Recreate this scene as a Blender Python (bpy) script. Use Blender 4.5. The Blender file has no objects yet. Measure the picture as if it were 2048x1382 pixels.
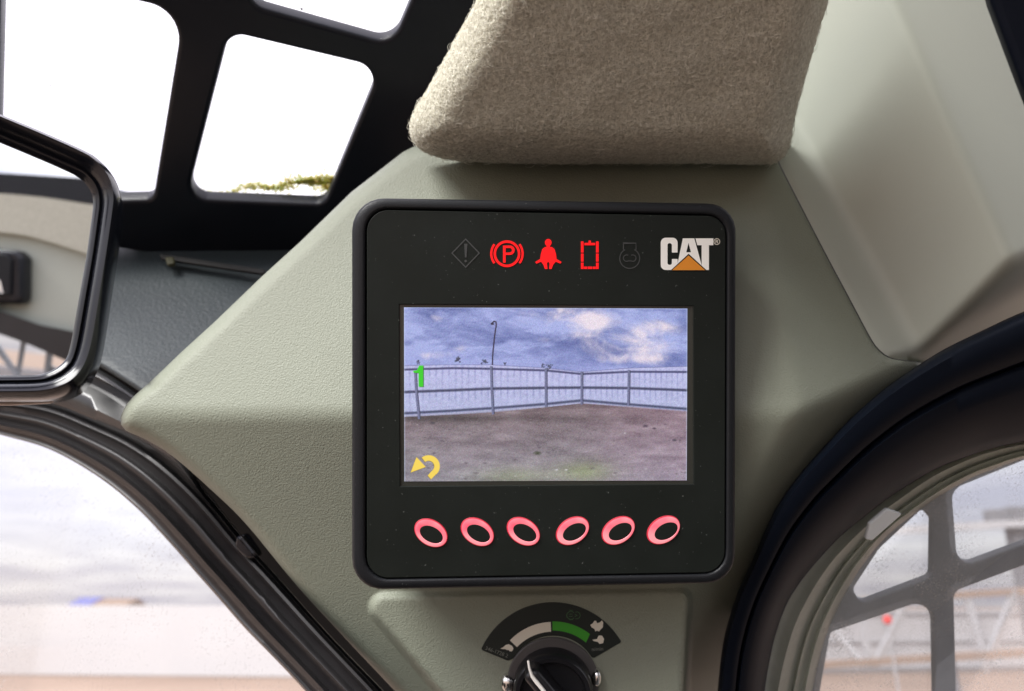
import bpy, math, random
import numpy as np
from mathutils import Vector, Matrix
from mathutils.geometry import delaunay_2d_cdt, tessellate_polygon

random.seed(7)
rng = np.random.default_rng(7)
sc = bpy.context.scene
COL = sc.collection
R = math.radians

# ------------------------------------------------------------------ camera
LENS, CX, CY = 26.0, 1024.0, 691.0
FP = LENS / 36.0 * 2048.0
PITCH = R(19.3)
CAMZ = 2.5
cam_d = bpy.data.cameras.new('camera')
cam_d.lens = LENS; cam_d.sensor_width = 36.0
cam_d.clip_start = 0.01; cam_d.clip_end = 2000.0
cam = bpy.data.objects.new('camera', cam_d); COL.objects.link(cam)
cam.location = (0, 0, CAMZ)
cam.rotation_euler = (R(90) + PITCH, 0, 0)
cam_d.dof.use_dof = True
cam_d.dof.focus_distance = 0.385
cam_d.dof.aperture_fstop = 6.8
sc.camera = cam

# ------------------------------------------------------------------ light
EXPO = 1.8
EXK = 2.0 ** EXPO
world = bpy.data.worlds.new('World'); sc.world = world
world.use_nodes = True
wt = world.node_tree; wt.nodes.clear()
SUN_EL, SUN_AZ = 40.0, -138.0          # azimuth measured clockwise from +Y
def build_world():
    N = wt.nodes.new; L = wt.links.new
    out = N('ShaderNodeOutputWorld'); bg = N('ShaderNodeBackground')
    sky = N('ShaderNodeTexSky'); sky.sky_type = 'NISHITA'; sky.sun_disc = False
    sky.sun_elevation = R(SUN_EL); sky.sun_rotation = R(SUN_AZ)
    sky.dust_density = 2.0
    geo = N('ShaderNodeTexCoord'); sep = N('ShaderNodeSeparateXYZ'); L(geo.outputs['Generated'], sep.inputs[0])
    # cloud sheet seen in perspective: direction divided by its height
    zc = N('ShaderNodeMath'); zc.operation = 'MAXIMUM'; L(sep.outputs['Z'], zc.inputs[0]); zc.inputs[1].default_value = 0.0
    za = N('ShaderNodeMath'); za.operation = 'ADD'; L(zc.outputs[0], za.inputs[0]); za.inputs[1].default_value = 0.10
    dv = N('ShaderNodeVectorMath'); dv.operation = 'DIVIDE'; L(geo.outputs['Generated'], dv.inputs[0])
    cmb = N('ShaderNodeCombineXYZ'); L(za.outputs[0], cmb.inputs[0]); L(za.outputs[0], cmb.inputs[1]); cmb.inputs[2].default_value = 1
    L(cmb.outputs[0], dv.inputs[1])
    noi = N('ShaderNodeTexNoise'); noi.inputs['Scale'].default_value = 0.9; noi.inputs['Detail'].default_value = 7
    noi.inputs['Roughness'].default_value = 0.55
    L(dv.outputs[0], noi.inputs['Vector'])
    rmp = N('ShaderNodeValToRGB'); L(noi.outputs['Fac'], rmp.inputs[0])
    e = rmp.color_ramp.elements
    e[0].position = 0.36; e[0].color = (0.60, 0.555, 0.68, 1)
    e[1].position = 0.62; e[1].color = (1.0, 0.95, 0.995, 1)
    # an overcast sky is about three times brighter overhead than at the horizon
    g = N('ShaderNodeMapRange'); L(zc.outputs[0], g.inputs['Value'])
    g.inputs['From Min'].default_value = 0.0; g.inputs['From Max'].default_value = 0.75
    g.inputs['To Min'].default_value = 2.6; g.inputs['To Max'].default_value = 9.0
    mul = N('ShaderNodeVectorMath'); mul.operation = 'SCALE'; L(rmp.outputs[0], mul.inputs[0]); L(g.outputs[0], mul.inputs['Scale'])
    mix = N('ShaderNodeMix'); mix.data_type = 'RGBA'; mix.inputs[0].default_value = 0.85
    L(sky.outputs[0], mix.inputs[6]); L(mul.outputs[0], mix.inputs[7])
    L(mix.outputs[2], bg.inputs[0]); bg.inputs[1].default_value = 0.10
    L(bg.outputs[0], out.inputs[0])
build_world()
sun_d = bpy.data.lights.new('sun', 'SUN'); sun_d.energy = 1.5; sun_d.angle = R(30); sun_d.color = (1.0, 0.99, 0.96)
sun = bpy.data.objects.new('sun', sun_d); COL.objects.link(sun)
sd = Vector((math.sin(R(SUN_AZ)) * math.cos(R(SUN_EL)), math.cos(R(SUN_AZ)) * math.cos(R(SUN_EL)), math.sin(R(SUN_EL))))
sun.rotation_euler = sd.to_track_quat('Z', 'Y').to_euler()
sun.location = (-3, -3, 6)

vs = sc.view_settings
vs.view_transform = 'Standard'; vs.look = 'None'; vs.exposure = EXPO; vs.gamma = 1; vs.use_curve_mapping = False
sc.cycles.use_denoising = True
sc.cycles.max_bounces = 10; sc.cycles.transparent_max_bounces = 16
sc.cycles.diffuse_bounces = 5; sc.cycles.glossy_bounces = 4
sc.cycles.caustics_reflective = False; sc.cycles.caustics_refractive = False

# ------------------------------------------------------------------ frames
c_, s_ = math.cos(PITCH), math.sin(PITCH)
def W(X, Y, D):
    """cab frame (right, up, ahead; metres) -> world"""
    return np.stack([np.asarray(X, float) + 0 * np.asarray(D, float),
                     c_ * np.asarray(D, float) - s_ * np.asarray(Y, float),
                     CAMZ + s_ * np.asarray(D, float) + c_ * np.asarray(Y, float)], -1)
def P(px, py, D):
    px = np.asarray(px, float); py = np.asarray(py, float); D = np.asarray(D, float)
    return W((px - CX) / FP * D, -(py - CY) / FP * D, D)
MP = np.array((-0.255, 0.055, 0.43)); MN = np.array((0.44, 0.16, -0.88)); MN /= np.linalg.norm(MN)
def VP(px, py, D):
    """real place of something seen in the mirror"""
    px = np.asarray(px, float); py = np.asarray(py, float); D = np.asarray(D, float)
    q = np.stack([(px - CX) / FP * D, -(py - CY) / FP * D, D + 0 * px], -1)
    d = (q - MP) @ MN
    q = q - 2 * d[..., None] * MN
    return W(q[..., 0], q[..., 1], q[..., 2])

class Plane:
    def __init__(s, p, n, mapping=None):
        s.p = np.array(p, float); s.n = np.array(n, float); s.n /= np.linalg.norm(s.n)
        if s.n[2] > 0: s.n = -s.n
        up = np.array((0, 1.0, 0)); s.u = np.cross(s.n, up) * -1; s.u /= np.linalg.norm(s.u)
        if s.u[0] < 0: s.u = -s.u
        s.v = np.cross(s.u, s.n) ; s.v /= np.linalg.norm(s.v)
        if s.v[1] < 0: s.v = -s.v
        s.virtual = mapping
    def hit(s, px, py, off=0.0):
        d = np.array(((px - CX) / FP, -(py - CY) / FP, 1.0))
        t = ((s.p + off * s.n) @ s.n) / (d @ s.n)
        return d * t
    def uv(s, px, py, off=0.0):
        q = s.hit(px, py, off) - s.p
        return float(q @ s.u), float(q @ s.v)
    def at(s, u, v, off=0.0):
        q = s.p + u * s.u + v * s.v + off * s.n
        if s.virtual is not None:
            q = q - 2 * ((q - MP) @ MN) * MN
        return Vector(W(q[0], q[1], q[2]))
    def wpt(s, px, py, off=0.0):
        u, v = s.uv(px, py, off)
        return s.at(u, v, off)
    @staticmethod
    def three(a, b, c, **k):
        q = [np.array(((x - CX) / FP * D, -(y - CY) / FP * D, D)) for x, y, D in (a, b, c)]
        return Plane((q[0] + q[1] + q[2]) / 3, np.cross(q[1] - q[0], q[2] - q[0]), **k)

def wplane(a, b, c):
    A = np.array([[1, a[0], a[1]], [1, b[0], b[1]], [1, c[0], c[1]]], float)
    k = np.linalg.solve(A, np.array([1 / a[2], 1 / b[2], 1 / c[2]]))
    return lambda x, y: k[0] + k[1] * np.asarray(x, float) + k[2] * np.asarray(y, float)
def smin(a, b, k):
    h = np.clip(0.5 + 0.5 * (b - a) / k, 0, 1)
    return b * (1 - h) + a * h - k * h * (1 - h)
def smax(a, b, k): return -smin(-a, -b, k)
def sstep(x): x = np.clip(x, 0, 1); return x * x * (3 - 2 * x)

def seg_dist(pts, poly, closed=False):
    pts = np.asarray(pts, float); poly = np.asarray(poly, float)
    if closed: poly = np.vstack([poly, poly[:1]])
    a = poly[:-1]; b = poly[1:]; ab = b - a
    l2 = np.maximum((ab ** 2).sum(1), 1e-12)
    best = np.full(len(pts), 1e9)
    for i in range(len(a)):
        t = np.clip(((pts - a[i]) @ ab[i]) / l2[i], 0, 1)
        d = np.hypot(*(pts - a[i] - t[:, None] * ab[i]).T)
        best = np.minimum(best, d)
    return best
def inside(pts, poly):
    x, y = pts[:, 0], pts[:, 1]; c = np.zeros(len(pts), bool); n = len(poly)
    for i in range(n):
        x1, y1 = poly[i]; x2, y2 = poly[(i + 1) % n]
        if y1 == y2: continue
        m = ((y1 > y) != (y2 > y)) & (x < (x2 - x1) * (y - y1) / (y2 - y1) + x1)
        c ^= m
    return c
def cr(pts, n):
    """smooth curve through points, n samples evenly spaced"""
    p = np.asarray(pts, float)
    q = np.vstack([2 * p[0] - p[1], p, 2 * p[-1] - p[-2]])
    o = []
    for i in range(1, len(q) - 2):
        for t in np.linspace(0, 1, 12, endpoint=False):
            a, b, c, d = q[i - 1], q[i], q[i + 1], q[i + 2]
            o.append(0.5 * ((2 * b) + (-a + c) * t + (2 * a - 5 * b + 4 * c - d) * t * t + (-a + 3 * b - 3 * c + d) * t ** 3))
    o.append(p[-1]); o = np.array(o)
    s = np.r_[0, np.cumsum(np.hypot(*np.diff(o[:, :2], axis=0).T))]
    tt = np.linspace(0, s[-1], n)
    return np.stack([np.interp(tt, s, o[:, k]) for k in range(o.shape[1])], 1)
def densify(poly, step, closed=True):
    poly = np.asarray(poly, float); o = []
    n = len(poly)
    for i in range(n if closed else n - 1):
        a, b = poly[i], poly[(i + 1) % n]
        k = max(1, int(math.ceil(np.hypot(*(b - a)) / step)))
        for j in range(k): o.append(a + (b - a) * j / k)
    if not closed: o.append(poly[-1])
    return np.array(o)
def rpoly(pts, r, seg=7):
    """polygon with rounded corners; r a number or one per corner"""
    n = len(pts); o = []
    for i in range(n):
        p = np.array(pts[i], float); a = np.array(pts[i - 1], float); b = np.array(pts[(i + 1) % n], float)
        rr = r[i] if hasattr(r, '__len__') else r
        da, db = a - p, b - p; la, lb = np.hypot(*da), np.hypot(*db)
        if rr <= 0: o.append(tuple(p)); continue
        da /= la; db /= lb
        ang = math.acos(max(-1, min(1, float(da @ db))))
        t = min(rr / max(math.tan(ang / 2), 1e-3), la * 0.48, lb * 0.48)
        A, B = p + da * t, p + db * t
        for k in range(seg + 1):
            s = k / seg
            # circle-like blend (rational quadratic)
            w = math.sin(ang / 2)
            den = (1 - s) ** 2 + 2 * w * s * (1 - s) + s * s
            o.append(tuple(((1 - s) ** 2 * A + 2 * w * s * (1 - s) * p + s * s * B) / den))
    return o

# ------------------------------------------------------------------ object helpers
def tag(o, label=None, cat=None, group=None, kind=None):
    if label: o['label'] = label
    if cat: o['category'] = cat
    if group: o['group'] = group
    if kind: o['kind'] = kind
    return o
def empty(name, loc, label, cat, group=None, kind=None):
    o = bpy.data.objects.new(name, None); o.empty_display_size = 0.02
    o.location = loc; COL.objects.link(o)
    return tag(o, label, cat, group, kind)
def link(name, verts, faces, mat, parent=None, smooth=True, mats=None, fmat=None):
    verts = np.asarray([tuple(v) for v in verts], float) if not isinstance(verts, np.ndarray) else verts
    org = (verts.min(0) + verts.max(0)) / 2
    me = bpy.data.meshes.new(name)
    me.from_pydata((verts - org).tolist(), [], [list(map(int, f)) for f in faces])
    for m in (mats or [mat]): me.materials.append(m)
    if fmat is not None: me.polygons.foreach_set('material_index', fmat)
    if smooth: me.polygons.foreach_set('use_smooth', [True] * len(me.polygons))
    me.update()
    o = bpy.data.objects.new(name, me); COL.objects.link(o)
    o.location = org
    if parent is not None:
        o.parent = parent
        o.location = Vector(org) - Vector(root_loc(parent))
    return o
def root_loc(o):
    l = Vector((0, 0, 0))
    while o is not None:
        l += o.location; o = o.parent
    return l
def auto_smooth(o, ang=35):
    me = o.data
    import bmesh
    bm = bmesh.new(); bm.from_mesh(me)
    for e in bm.edges:
        if len(e.link_faces) == 2:
            e.smooth = e.calc_face_angle(0) < R(ang)
    bm.to_mesh(me); bm.free()
    return o

def panel(name, outline, wf, mat, parent=None, step=9.0, rounds=(), skirt=0.02, mapping=P, noise=None):
    """a moulded sheet: outline in view px, wf gives 1/distance, rounds = (polyline, radius, drop) rolled edges"""
    B = densify(outline, step * 0.8)
    lo, hi = B.min(0), B.max(0)
    gx = np.arange(lo[0] + step / 2, hi[0], step); gy = np.arange(lo[1] + step / 2, hi[1], step * 0.866)
    G = np.array([(x + (step / 2 if j % 2 else 0), y) for j, y in enumerate(gy) for x in gx])
    G = G[inside(G, B)]
    dB = seg_dist(G, B, True)
    G = G[dB > step * 0.55]
    extra = []
    for pl, r, drop in rounds:
        if r < step * 1.2 and r < 6: continue
        pl = densify(pl, step * 0.8, closed=False)
        tn = np.gradient(pl, axis=0); tn /= np.maximum(np.hypot(*tn.T), 1e-9)[:, None]
        nn = np.stack([-tn[:, 1], tn[:, 0]], 1)
        for q in (0.06, 0.16, 0.3, 0.48, 0.72):
            for sg in (-1, 1):
                c = pl + sg * nn * (q * r)
                extra.append(c[inside(c, B)])
    if extra:
        E = np.vstack(extra)
        key = {}
        keep = []
        for i, e in enumerate(E):
            k = (round(e[0] / 2.2), round(e[1] / 2.2))
            if k in key: continue
            key[k] = 1; keep.append(i)
        E = E[keep]; E = E[seg_dist(E, B, True) > 1.0]
        d2 = np.ones(len(G), bool)
        ek = set((int(e[0] // (step * .6)), int(e[1] // (step * .6))) for e in E)
        d2 = np.array([(int(g[0] // (step * .6)), int(g[1] // (step * .6))) not in ek for g in G])
        G = np.vstack([G[d2], E])
    V = np.vstack([B, G]); n = len(B)
    res = delaunay_2d_cdt([Vector(v) for v in V], [], [list(range(n))], 1, 1e-4)
    v2 = np.array([tuple(v) for v in res[0]]); faces = [list(f) for f in res[2]]
    w = wf(v2[:, 0], v2[:, 1]); D = 1.0 / w
    for pl, r, drop in rounds:
        s = np.clip(seg_dist(v2, pl) / r, 0, 1)
        D = D + drop * (1 - np.sqrt(np.maximum(0, 1 - (1 - s) ** 2)))
    if noise is not None: D = D + noise(v2)
    pts = mapping(v2[:, 0], v2[:, 1], D)
    # orient towards the viewer
    out = []
    for f in faces:
        a, b, c = v2[f[0]], v2[f[1]], v2[f[2]]
        cr_ = (b[0] - a[0]) * (c[1] - a[1]) - (b[1] - a[1]) * (c[0] - a[0])
        out.append(f if cr_ < 0 else f[::-1])
    # rim
    cnt = {}
    for f in out:
        for i in range(len(f)):
            a, b = f[i], f[(i + 1) % len(f)]
            cnt[(a, b)] = 1
    rim = [(a, b) for (a, b) in cnt if (b, a) not in cnt]
    idx = {}; extra_p = []
    base = len(pts)
    bp = mapping(v2[:, 0], v2[:, 1], D + skirt)
    for a, b in rim:
        for k in (a, b):
            if k not in idx:
                idx[k] = base + len(extra_p); extra_p.append(bp[k])
    for a, b in rim: out.append([b, a, idx[a], idx[b]])
    pts = np.vstack([pts, np.array(extra_p)])
    o = link(name, pts, out, mat, parent)
    auto_smooth(o, 50)
    return o

def plate(name, pl, outlines, thick, bevel, mat, parent=None, off=0.0, px=True, res=3):
    """flat solid with holes and bevelled rims; front face at `off` above the plane, body behind it"""
    cu = bpy.data.curves.new('tmp', 'CURVE'); cu.dimensions = '2D'; cu.fill_mode = 'BOTH'
    for ol in outlines:
        pts = [pl.uv(x, y, off) if px else (x, y) for x, y in ol]
        sp = cu.splines.new('POLY'); sp.points.add(len(pts) - 1)
        for i, (u, v) in enumerate(pts): sp.points[i].co = (u, v, 0, 1)
        sp.use_cyclic_u = True
    bevel = min(bevel, thick / 2 * 0.99)
    cu.extrude = thick / 2 - bevel; cu.bevel_depth = bevel; cu.offset = -bevel; cu.bevel_resolution = res
    ob = bpy.data.objects.new('tmp', cu); COL.objects.link(ob)
    dg = bpy.context.evaluated_depsgraph_get(); dg.update()
    me = bpy.data.meshes.new_from_object(ob.evaluated_get(dg))
    vs_ = [pl.at(v.co.x, v.co.y, off - thick / 2 + v.co.z) for v in me.vertices]
    fs = [list(p.vertices) for p in me.polygons]
    bpy.data.objects.remove(ob); bpy.data.curves.remove(cu); bpy.data.meshes.remove(me)
    o = link(name, vs_, fs, mat, parent)
    import bmesh
    bm = bmesh.new(); bm.from_mesh(o.data); bmesh.ops.remove_doubles(bm, verts=bm.verts, dist=1e-6)
    bmesh.ops.recalc_face_normals(bm, faces=bm.faces); bm.to_mesh(o.data); bm.free()
    auto_smooth(o, 30)
    nn = Vector(W(*pl.n)) - Vector(W(0, 0, 0))
    if pl.virtual is not None:
        m_ = pl.n - 2 * (pl.n @ MN) * MN; nn = Vector(W(*m_)) - Vector(W(0, 0, 0))
    for p in o.data.polygons:
        if abs(p.normal.dot(nn)) > .9995: p.use_smooth = False
    return o

def flat(name, pl, polys, off, mat, parent=None, px=True, thick=0.0):
    """printed or lit marks on a face; each poly a list of loops (outer, holes) in px"""
    V, F = [], []
    for k, loops in enumerate(polys):
        o_ = off + k * 6e-6
        L3 = [[Vector((x, -y, 0)) for x, y in lp] for lp in loops]
        tris = tessellate_polygon(L3)
        b = len(V)
        for lp in loops:
            for x, y in lp:
                V.append(pl.wpt(x, y, o_) if px else pl.at(x, y, o_))
        flatc = [(x, y) for lp in loops for x, y in lp]
        for t in tris:
            a, b2, c = (flatc[i] for i in t)
            s = (b2[0] - a[0]) * (c[1] - a[1]) - (b2[1] - a[1]) * (c[0] - a[0])
            F.append([b + i for i in (t if (s < 0) == px else t[::-1])])
    return link(name, V, F, mat, parent, smooth=False)
def stroke(pts, w, closed=False):
    p = [np.array(q, float) for q in pts]; n = len(p); Lf, Rt = [], []
    for i in range(n):
        a = p[i - 1] if (i > 0 or closed) else p[i]; b = p[(i + 1) % n] if (i < n - 1 or closed) else p[i]
        t = b - a; t /= max(np.hypot(*t), 1e-9); nn = np.array((-t[1], t[0]))
        k = 1.0
        if 0 < i < n - 1 or closed:
            t1 = p[i] - p[i - 1]; t1 /= max(np.hypot(*t1), 1e-9)
            k = 1 / max(0.5, abs(float(t1 @ t)))
        Lf.append(tuple(p[i] + nn * w / 2 * k)); Rt.append(tuple(p[i] - nn * w / 2 * k))
    return [Lf, Rt] if closed else [Lf + Rt[::-1]]
def arc(cx, cy, r, a0, a1, n=24, ry=None):
    ry = ry or r
    return [(cx + r * math.cos(R(a0 + (a1 - a0) * i / n)), cy - ry * math.sin(R(a0 + (a1 - a0) * i / n))) for i in range(n + 1)]
def ell(cx, cy, a, b, tilt, n=56):
    ct, st = math.cos(R(tilt)), math.sin(R(tilt))
    return [(cx + a * math.cos(t) * ct - b * math.sin(t) * st, cy + a * math.cos(t) * st + b * math.sin(t) * ct)
            for t in (2 * math.pi * i / n for i in range(n))]

def loft(name, rails, mat, parent=None, mapping=P, cap=False):
    """rails: list of arrays (n,3) px,py,D"""
    n = len(rails[0]); V = np.vstack([mapping(r[:, 0], r[:, 1], r[:, 2]) for r in rails]); F = []
    for j in range(len(rails) - 1):
        for i in range(n - 1):
            F.append([j * n + i, j * n + i + 1, (j + 1) * n + i + 1, (j + 1) * n + i])
    o = link(name, V, F, mat, parent); auto_smooth(o, 60)
    return o
def strip_rails(A, B, prof, n, dfun):
    """A outer, B inner px curves; prof list (t, extra depth)"""
    a, b = cr(A, n), cr(B, n); rails = []
    for t, dd in prof:
        q = a + (b - a) * t
        D = dfun(q[:, 0], q[:, 1]) + dd
        rails.append(np.column_stack([q[:, 0], q[:, 1], D]))
    return rails
def boxes(name, items, mat, parent=None, bev=0.0):
    """items: (p0, p1, half width, half height, up) bars in world space"""
    V, F = [], []
    for p0, p1, hw, hh, up in items:
        p0, p1 = Vector(p0), Vector(p1); d = (p1 - p0).normalized()
        s = d.cross(Vector(up)).normalized(); t = s.cross(d).normalized()
        b = len(V)
        for p in (p0, p1):
            for i, j in ((-1, -1), (1, -1), (1, 1), (-1, 1)): V.append(p + s * hw * i + t * hh * j)
        F += [[b, b + 1, b + 2, b + 3], [b + 7, b + 6, b + 5, b + 4]] + [[b + i, b + 4 + i, b + 4 + (i + 1) % 4, b + (i + 1) % 4] for i in range(4)]
    o = link(name, V, F, mat, parent, smooth=False)
    if bev:
        m = o.modifiers.new('bevel', 'BEVEL'); m.width = bev; m.segments = 2
    return o
def lathe(name, pl, cu, cv, prof, mat, parent=None, n=64, squash=None):
    """prof: (radius, height above the plane)"""
    V, F = [], []
    for r, h in prof:
        for i in range(n):
            a = 2 * math.pi * i / n
            V.append(pl.at(cu + r * math.cos(a), cv + r * math.sin(a), h))
    for j in range(len(prof) - 1):
        for i in range(n):
            F.append([j * n + i, j * n + (i + 1) % n, (j + 1) * n + (i + 1) % n, (j + 1) * n + i])
    V.append(pl.at(cu, cv, prof[-1][1])); k = len(V) - 1
    for i in range(n): F.append([(len(prof) - 1) * n + i, (len(prof) - 1) * n + (i + 1) % n, k])
    o = link(name, V, F, mat, parent); auto_smooth(o, 40)
    return o

# ------------------------------------------------------------------ materials
def s2l(c): return tuple(((v / 255) / 12.92 if v / 255 <= 0.04045 else ((v / 255 + 0.055) / 1.055) ** 2.4) for v in c)
def mat(name, col, rough=0.5, metal=0.0, bump=None, var=None, spec=0.5, coat=0.0, speck=None, sheen=0):
    m = bpy.data.materials.new(name); m.use_nodes = True
    nt = m.node_tree; b = nt.nodes['Principled BSDF']; N = nt.nodes.new; L = nt.links.new
    b.inputs['Base Color'].default_value = (*col, 1); b.inputs['Roughness'].default_value = rough
    b.inputs['Metallic'].default_value = metal; b.inputs['Specular IOR Level'].default_value = spec
    if coat: b.inputs['Coat Weight'].default_value = coat; b.inputs['Coat Roughness'].default_value = 0.15
    if sheen: b.inputs['Sheen Weight'].default_value = sheen
    tc = N('ShaderNodeTexCoord')
    csock = None
    if var:      # (scale, amount, second colour)
        no = N('ShaderNodeTexNoise'); no.inputs['Scale'].default_value = var[0]; no.inputs['Detail'].default_value = 5
        L(tc.outputs['Object'], no.inputs['Vector'])
        mr = N('ShaderNodeMapRange'); L(no.outputs['Fac'], mr.inputs['Value'])
        mr.inputs['From Min'].default_value = 0.35; mr.inputs['From Max'].default_value = 0.65; mr.inputs['To Max'].default_value = var[1]
        mx = N('ShaderNodeMix'); mx.data_type = 'RGBA'; L(mr.outputs[0], mx.inputs[0])
        mx.inputs[6].default_value = (*col, 1); mx.inputs[7].default_value = (*var[2], 1)
        csock = mx.outputs[2]
        rr = N('ShaderNodeMapRange'); L(no.outputs['Fac'], rr.inputs['Value'])
        rr.inputs['To Min'].default_value = max(0, rough - 0.12); rr.inputs['To Max'].default_value = min(1, rough + 0.12)
        L(rr.outputs[0], b.inputs['Roughness'])
    if speck:    # (scale, threshold, colour): lint and dust
        no = N('ShaderNodeTexNoise'); no.inputs['Scale'].default_value = speck[0]; no.inputs['Detail'].default_value = 2
        L(tc.outputs['Object'], no.inputs['Vector'])
        mr = N('ShaderNodeMapRange'); L(no.outputs['Fac'], mr.inputs['Value'])
        mr.inputs['From Min'].default_value = speck[1]; mr.inputs['From Max'].default_value = speck[1] + 0.05
        mx = N('ShaderNodeMix'); mx.data_type = 'RGBA'; L(mr.outputs[0], mx.inputs[0])
        if csock: L(csock, mx.inputs[6])
        else: mx.inputs[6].default_value = (*col, 1)
        mx.inputs[7].default_value = (*speck[2], 1); csock = mx.outputs[2]
    if csock: L(csock, b.inputs['Base Color'])
    if bump:     # (kind, scale, strength, distance)
        kind, scl, st, dist = bump
        if kind == 'leather':
            v1 = N('ShaderNodeTexVoronoi'); v1.feature = 'SMOOTH_F1'; v1.inputs['Scale'].default_value = scl
            n0 = N('ShaderNodeTexNoise'); n0.inputs['Scale'].default_value = scl * 0.6; n0.inputs['Detail'].default_value = 2
            L(tc.outputs['Object'], n0.inputs['Vector'])
            ad = N('ShaderNodeVectorMath'); ad.operation = 'MULTIPLY_ADD'
            L(n0.outputs['Color'], ad.inputs[0]); ad.inputs[1].default_value = (0.9 / scl,) * 3; L(tc.outputs['Object'], ad.inputs[2])
            L(ad.outputs[0], v1.inputs['Vector'])
            n1 = N('ShaderNodeTexNoise'); n1.inputs['Scale'].default_value = scl * 1.1; n1.inputs['Detail'].default_value = 3
            L(tc.outputs['Object'], n1.inputs['Vector'])
            mm = N('ShaderNodeMath'); mm.operation = 'MULTIPLY_ADD'; L(v1.outputs['Distance'], mm.inputs[0]); mm.inputs[1].default_value = -0.6
            L(n1.outputs['Fac'], mm.inputs[2]); hs = mm.outputs[0]
        else:
            n1 = N('ShaderNodeTexNoise'); n1.inputs['Scale'].default_value = scl; n1.inputs['Detail'].default_value = 4
            L(tc.outputs['Object'], n1.inputs['Vector']); hs = n1.outputs['Fac']
        bp = N('ShaderNodeBump'); bp.inputs['Strength'].default_value = st; bp.inputs['Distance'].default_value = dist
        L(hs, bp.inputs['Height']); L(bp.outputs[0], b.inputs['Normal'])
    return m
def emit(name, rgb, k=1.0, base=(0.02, 0.02, 0.02), rough=0.3):
    m = bpy.data.materials.new(name); m.use_nodes = True
    b = m.node_tree.nodes['Principled BSDF']
    b.inputs['Base Color'].default_value = (*base, 1); b.inputs['Roughness'].default_value = rough
    c = s2l(rgb)
    b.inputs['Emission Color'].default_value = (*c, 1); b.inputs['Emission Strength'].default_value = k / EXK
    return m
def glass(name, dust=(0.0,), tint=(1, 1, 1), gloss=0.06, scale=60, scratch=0.0, haze=0.0):
    """thin pane: mostly clear, a weak reflection, dust specks and scratches"""
    m = bpy.data.materials.new(name); m.use_nodes = True
    nt = m.node_tree; nt.nodes.clear(); N = nt.nodes.new; L = nt.links.new
    out = N('ShaderNodeOutputMaterial'); tr = N('ShaderNodeBsdfTransparent'); tr.inputs[0].default_value = (*tint, 1)
    gl = N('ShaderNodeBsdfGlossy'); gl.inputs['Roughness'].default_value = 0.02
    dd = N('ShaderNodeBsdfDiffuse'); dd.inputs[0].default_value = (0.8, 0.8, 0.78, 1)
    dt = N('ShaderNodeBsdfTranslucent'); dt.inputs[0].default_value = (0.8, 0.8, 0.78, 1)
    df = N('ShaderNodeMixShader'); df.inputs[0].default_value = 0.6; L(dd.outputs[0], df.inputs[1]); L(dt.outputs[0], df.inputs[2])
    fr = N('ShaderNodeFresnel'); fr.inputs['IOR'].default_value = 1.45
    ge = N('ShaderNodeMath'); ge.operation = 'MULTIPLY'; L(fr.outputs[0], ge.inputs[0]); ge.inputs[1].default_value = gloss / 0.04 * 0.5
    m1 = N('ShaderNodeMixShader'); L(ge.outputs[0], m1.inputs[0]); L(tr.outputs[0], m1.inputs[1]); L(gl.outputs[0], m1.inputs[2])
    tc = N('ShaderNodeTexCoord')
    n1 = N('ShaderNodeTexNoise'); n1.inputs['Scale'].default_value = scale * 9; n1.inputs['Detail'].default_value = 3; L(tc.outputs['Object'], n1.inputs['Vector'])
    n2 = N('ShaderNodeTexNoise'); n2.inputs['Scale'].default_value = scale * 0.35; n2.inputs['Detail'].default_value = 4; L(tc.outputs['Object'], n2.inputs['Vector'])
    r1 = N('ShaderNodeMapRange'); L(n1.outputs['Fac'], r1.inputs['Value']); r1.inputs['From Min'].default_value = 0.58; r1.inputs['From Max'].default_value = 0.68; r1.inputs['To Max'].default_value = dust[0]
    r2 = N('ShaderNodeMapRange'); L(n2.outputs['Fac'], r2.inputs['Value']); r2.inputs['From Min'].default_value = 0.4; r2.inputs['From Max'].default_value = 0.65
    mu = N('ShaderNodeMath'); mu.operation = 'MULTIPLY'; L(r1.outputs[0], mu.inputs[0]); L(r2.outputs[0], mu.inputs[1])
    fac = mu.outputs[0]
    if scratch:
        n3 = N('ShaderNodeTexNoise'); n3.inputs['Scale'].default_value = scale * 1.6; n3.inputs['Detail'].default_value = 6; n3.inputs['Distortion'].default_value = 1.5
        L(tc.outputs['Object'], n3.inputs['Vector'])
        ab = N('ShaderNodeMath'); ab.operation = 'SUBTRACT'; L(n3.outputs['Fac'], ab.inputs[0]); ab.inputs[1].default_value = 0.5
        ac = N('ShaderNodeMath'); ac.operation = 'ABSOLUTE'; L(ab.outputs[0], ac.inputs[0])
        rs = N('ShaderNodeMapRange'); L(ac.outputs[0], rs.inputs['Value']); rs.inputs['From Min'].default_value = 0.0; rs.inputs['From Max'].default_value = 0.006
        rs.inputs['To Min'].default_value = scratch; rs.inputs['To Max'].default_value = 0
        m5 = N('ShaderNodeMath'); m5.operation = 'MULTIPLY'; L(rs.outputs[0], m5.inputs[0]); L(r2.outputs[0], m5.inputs[1])
        a2 = N('ShaderNodeMath'); a2.operation = 'MAXIMUM'; L(fac, a2.inputs[0]); L(m5.outputs[0], a2.inputs[1]); fac = a2.outputs[0]
    ad = N('ShaderNodeMath'); ad.operation = 'ADD'; L(fac, ad.inputs[0]); ad.inputs[1].default_value = haze
    m2 = N('ShaderNodeMixShader'); L(ad.outputs[0], m2.inputs[0]); L(m1.outputs[0], m2.inputs[1]); L(df.outputs[0], m2.inputs[2])
    L(m2.outputs[0], out.inputs[0])
    return m

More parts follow.
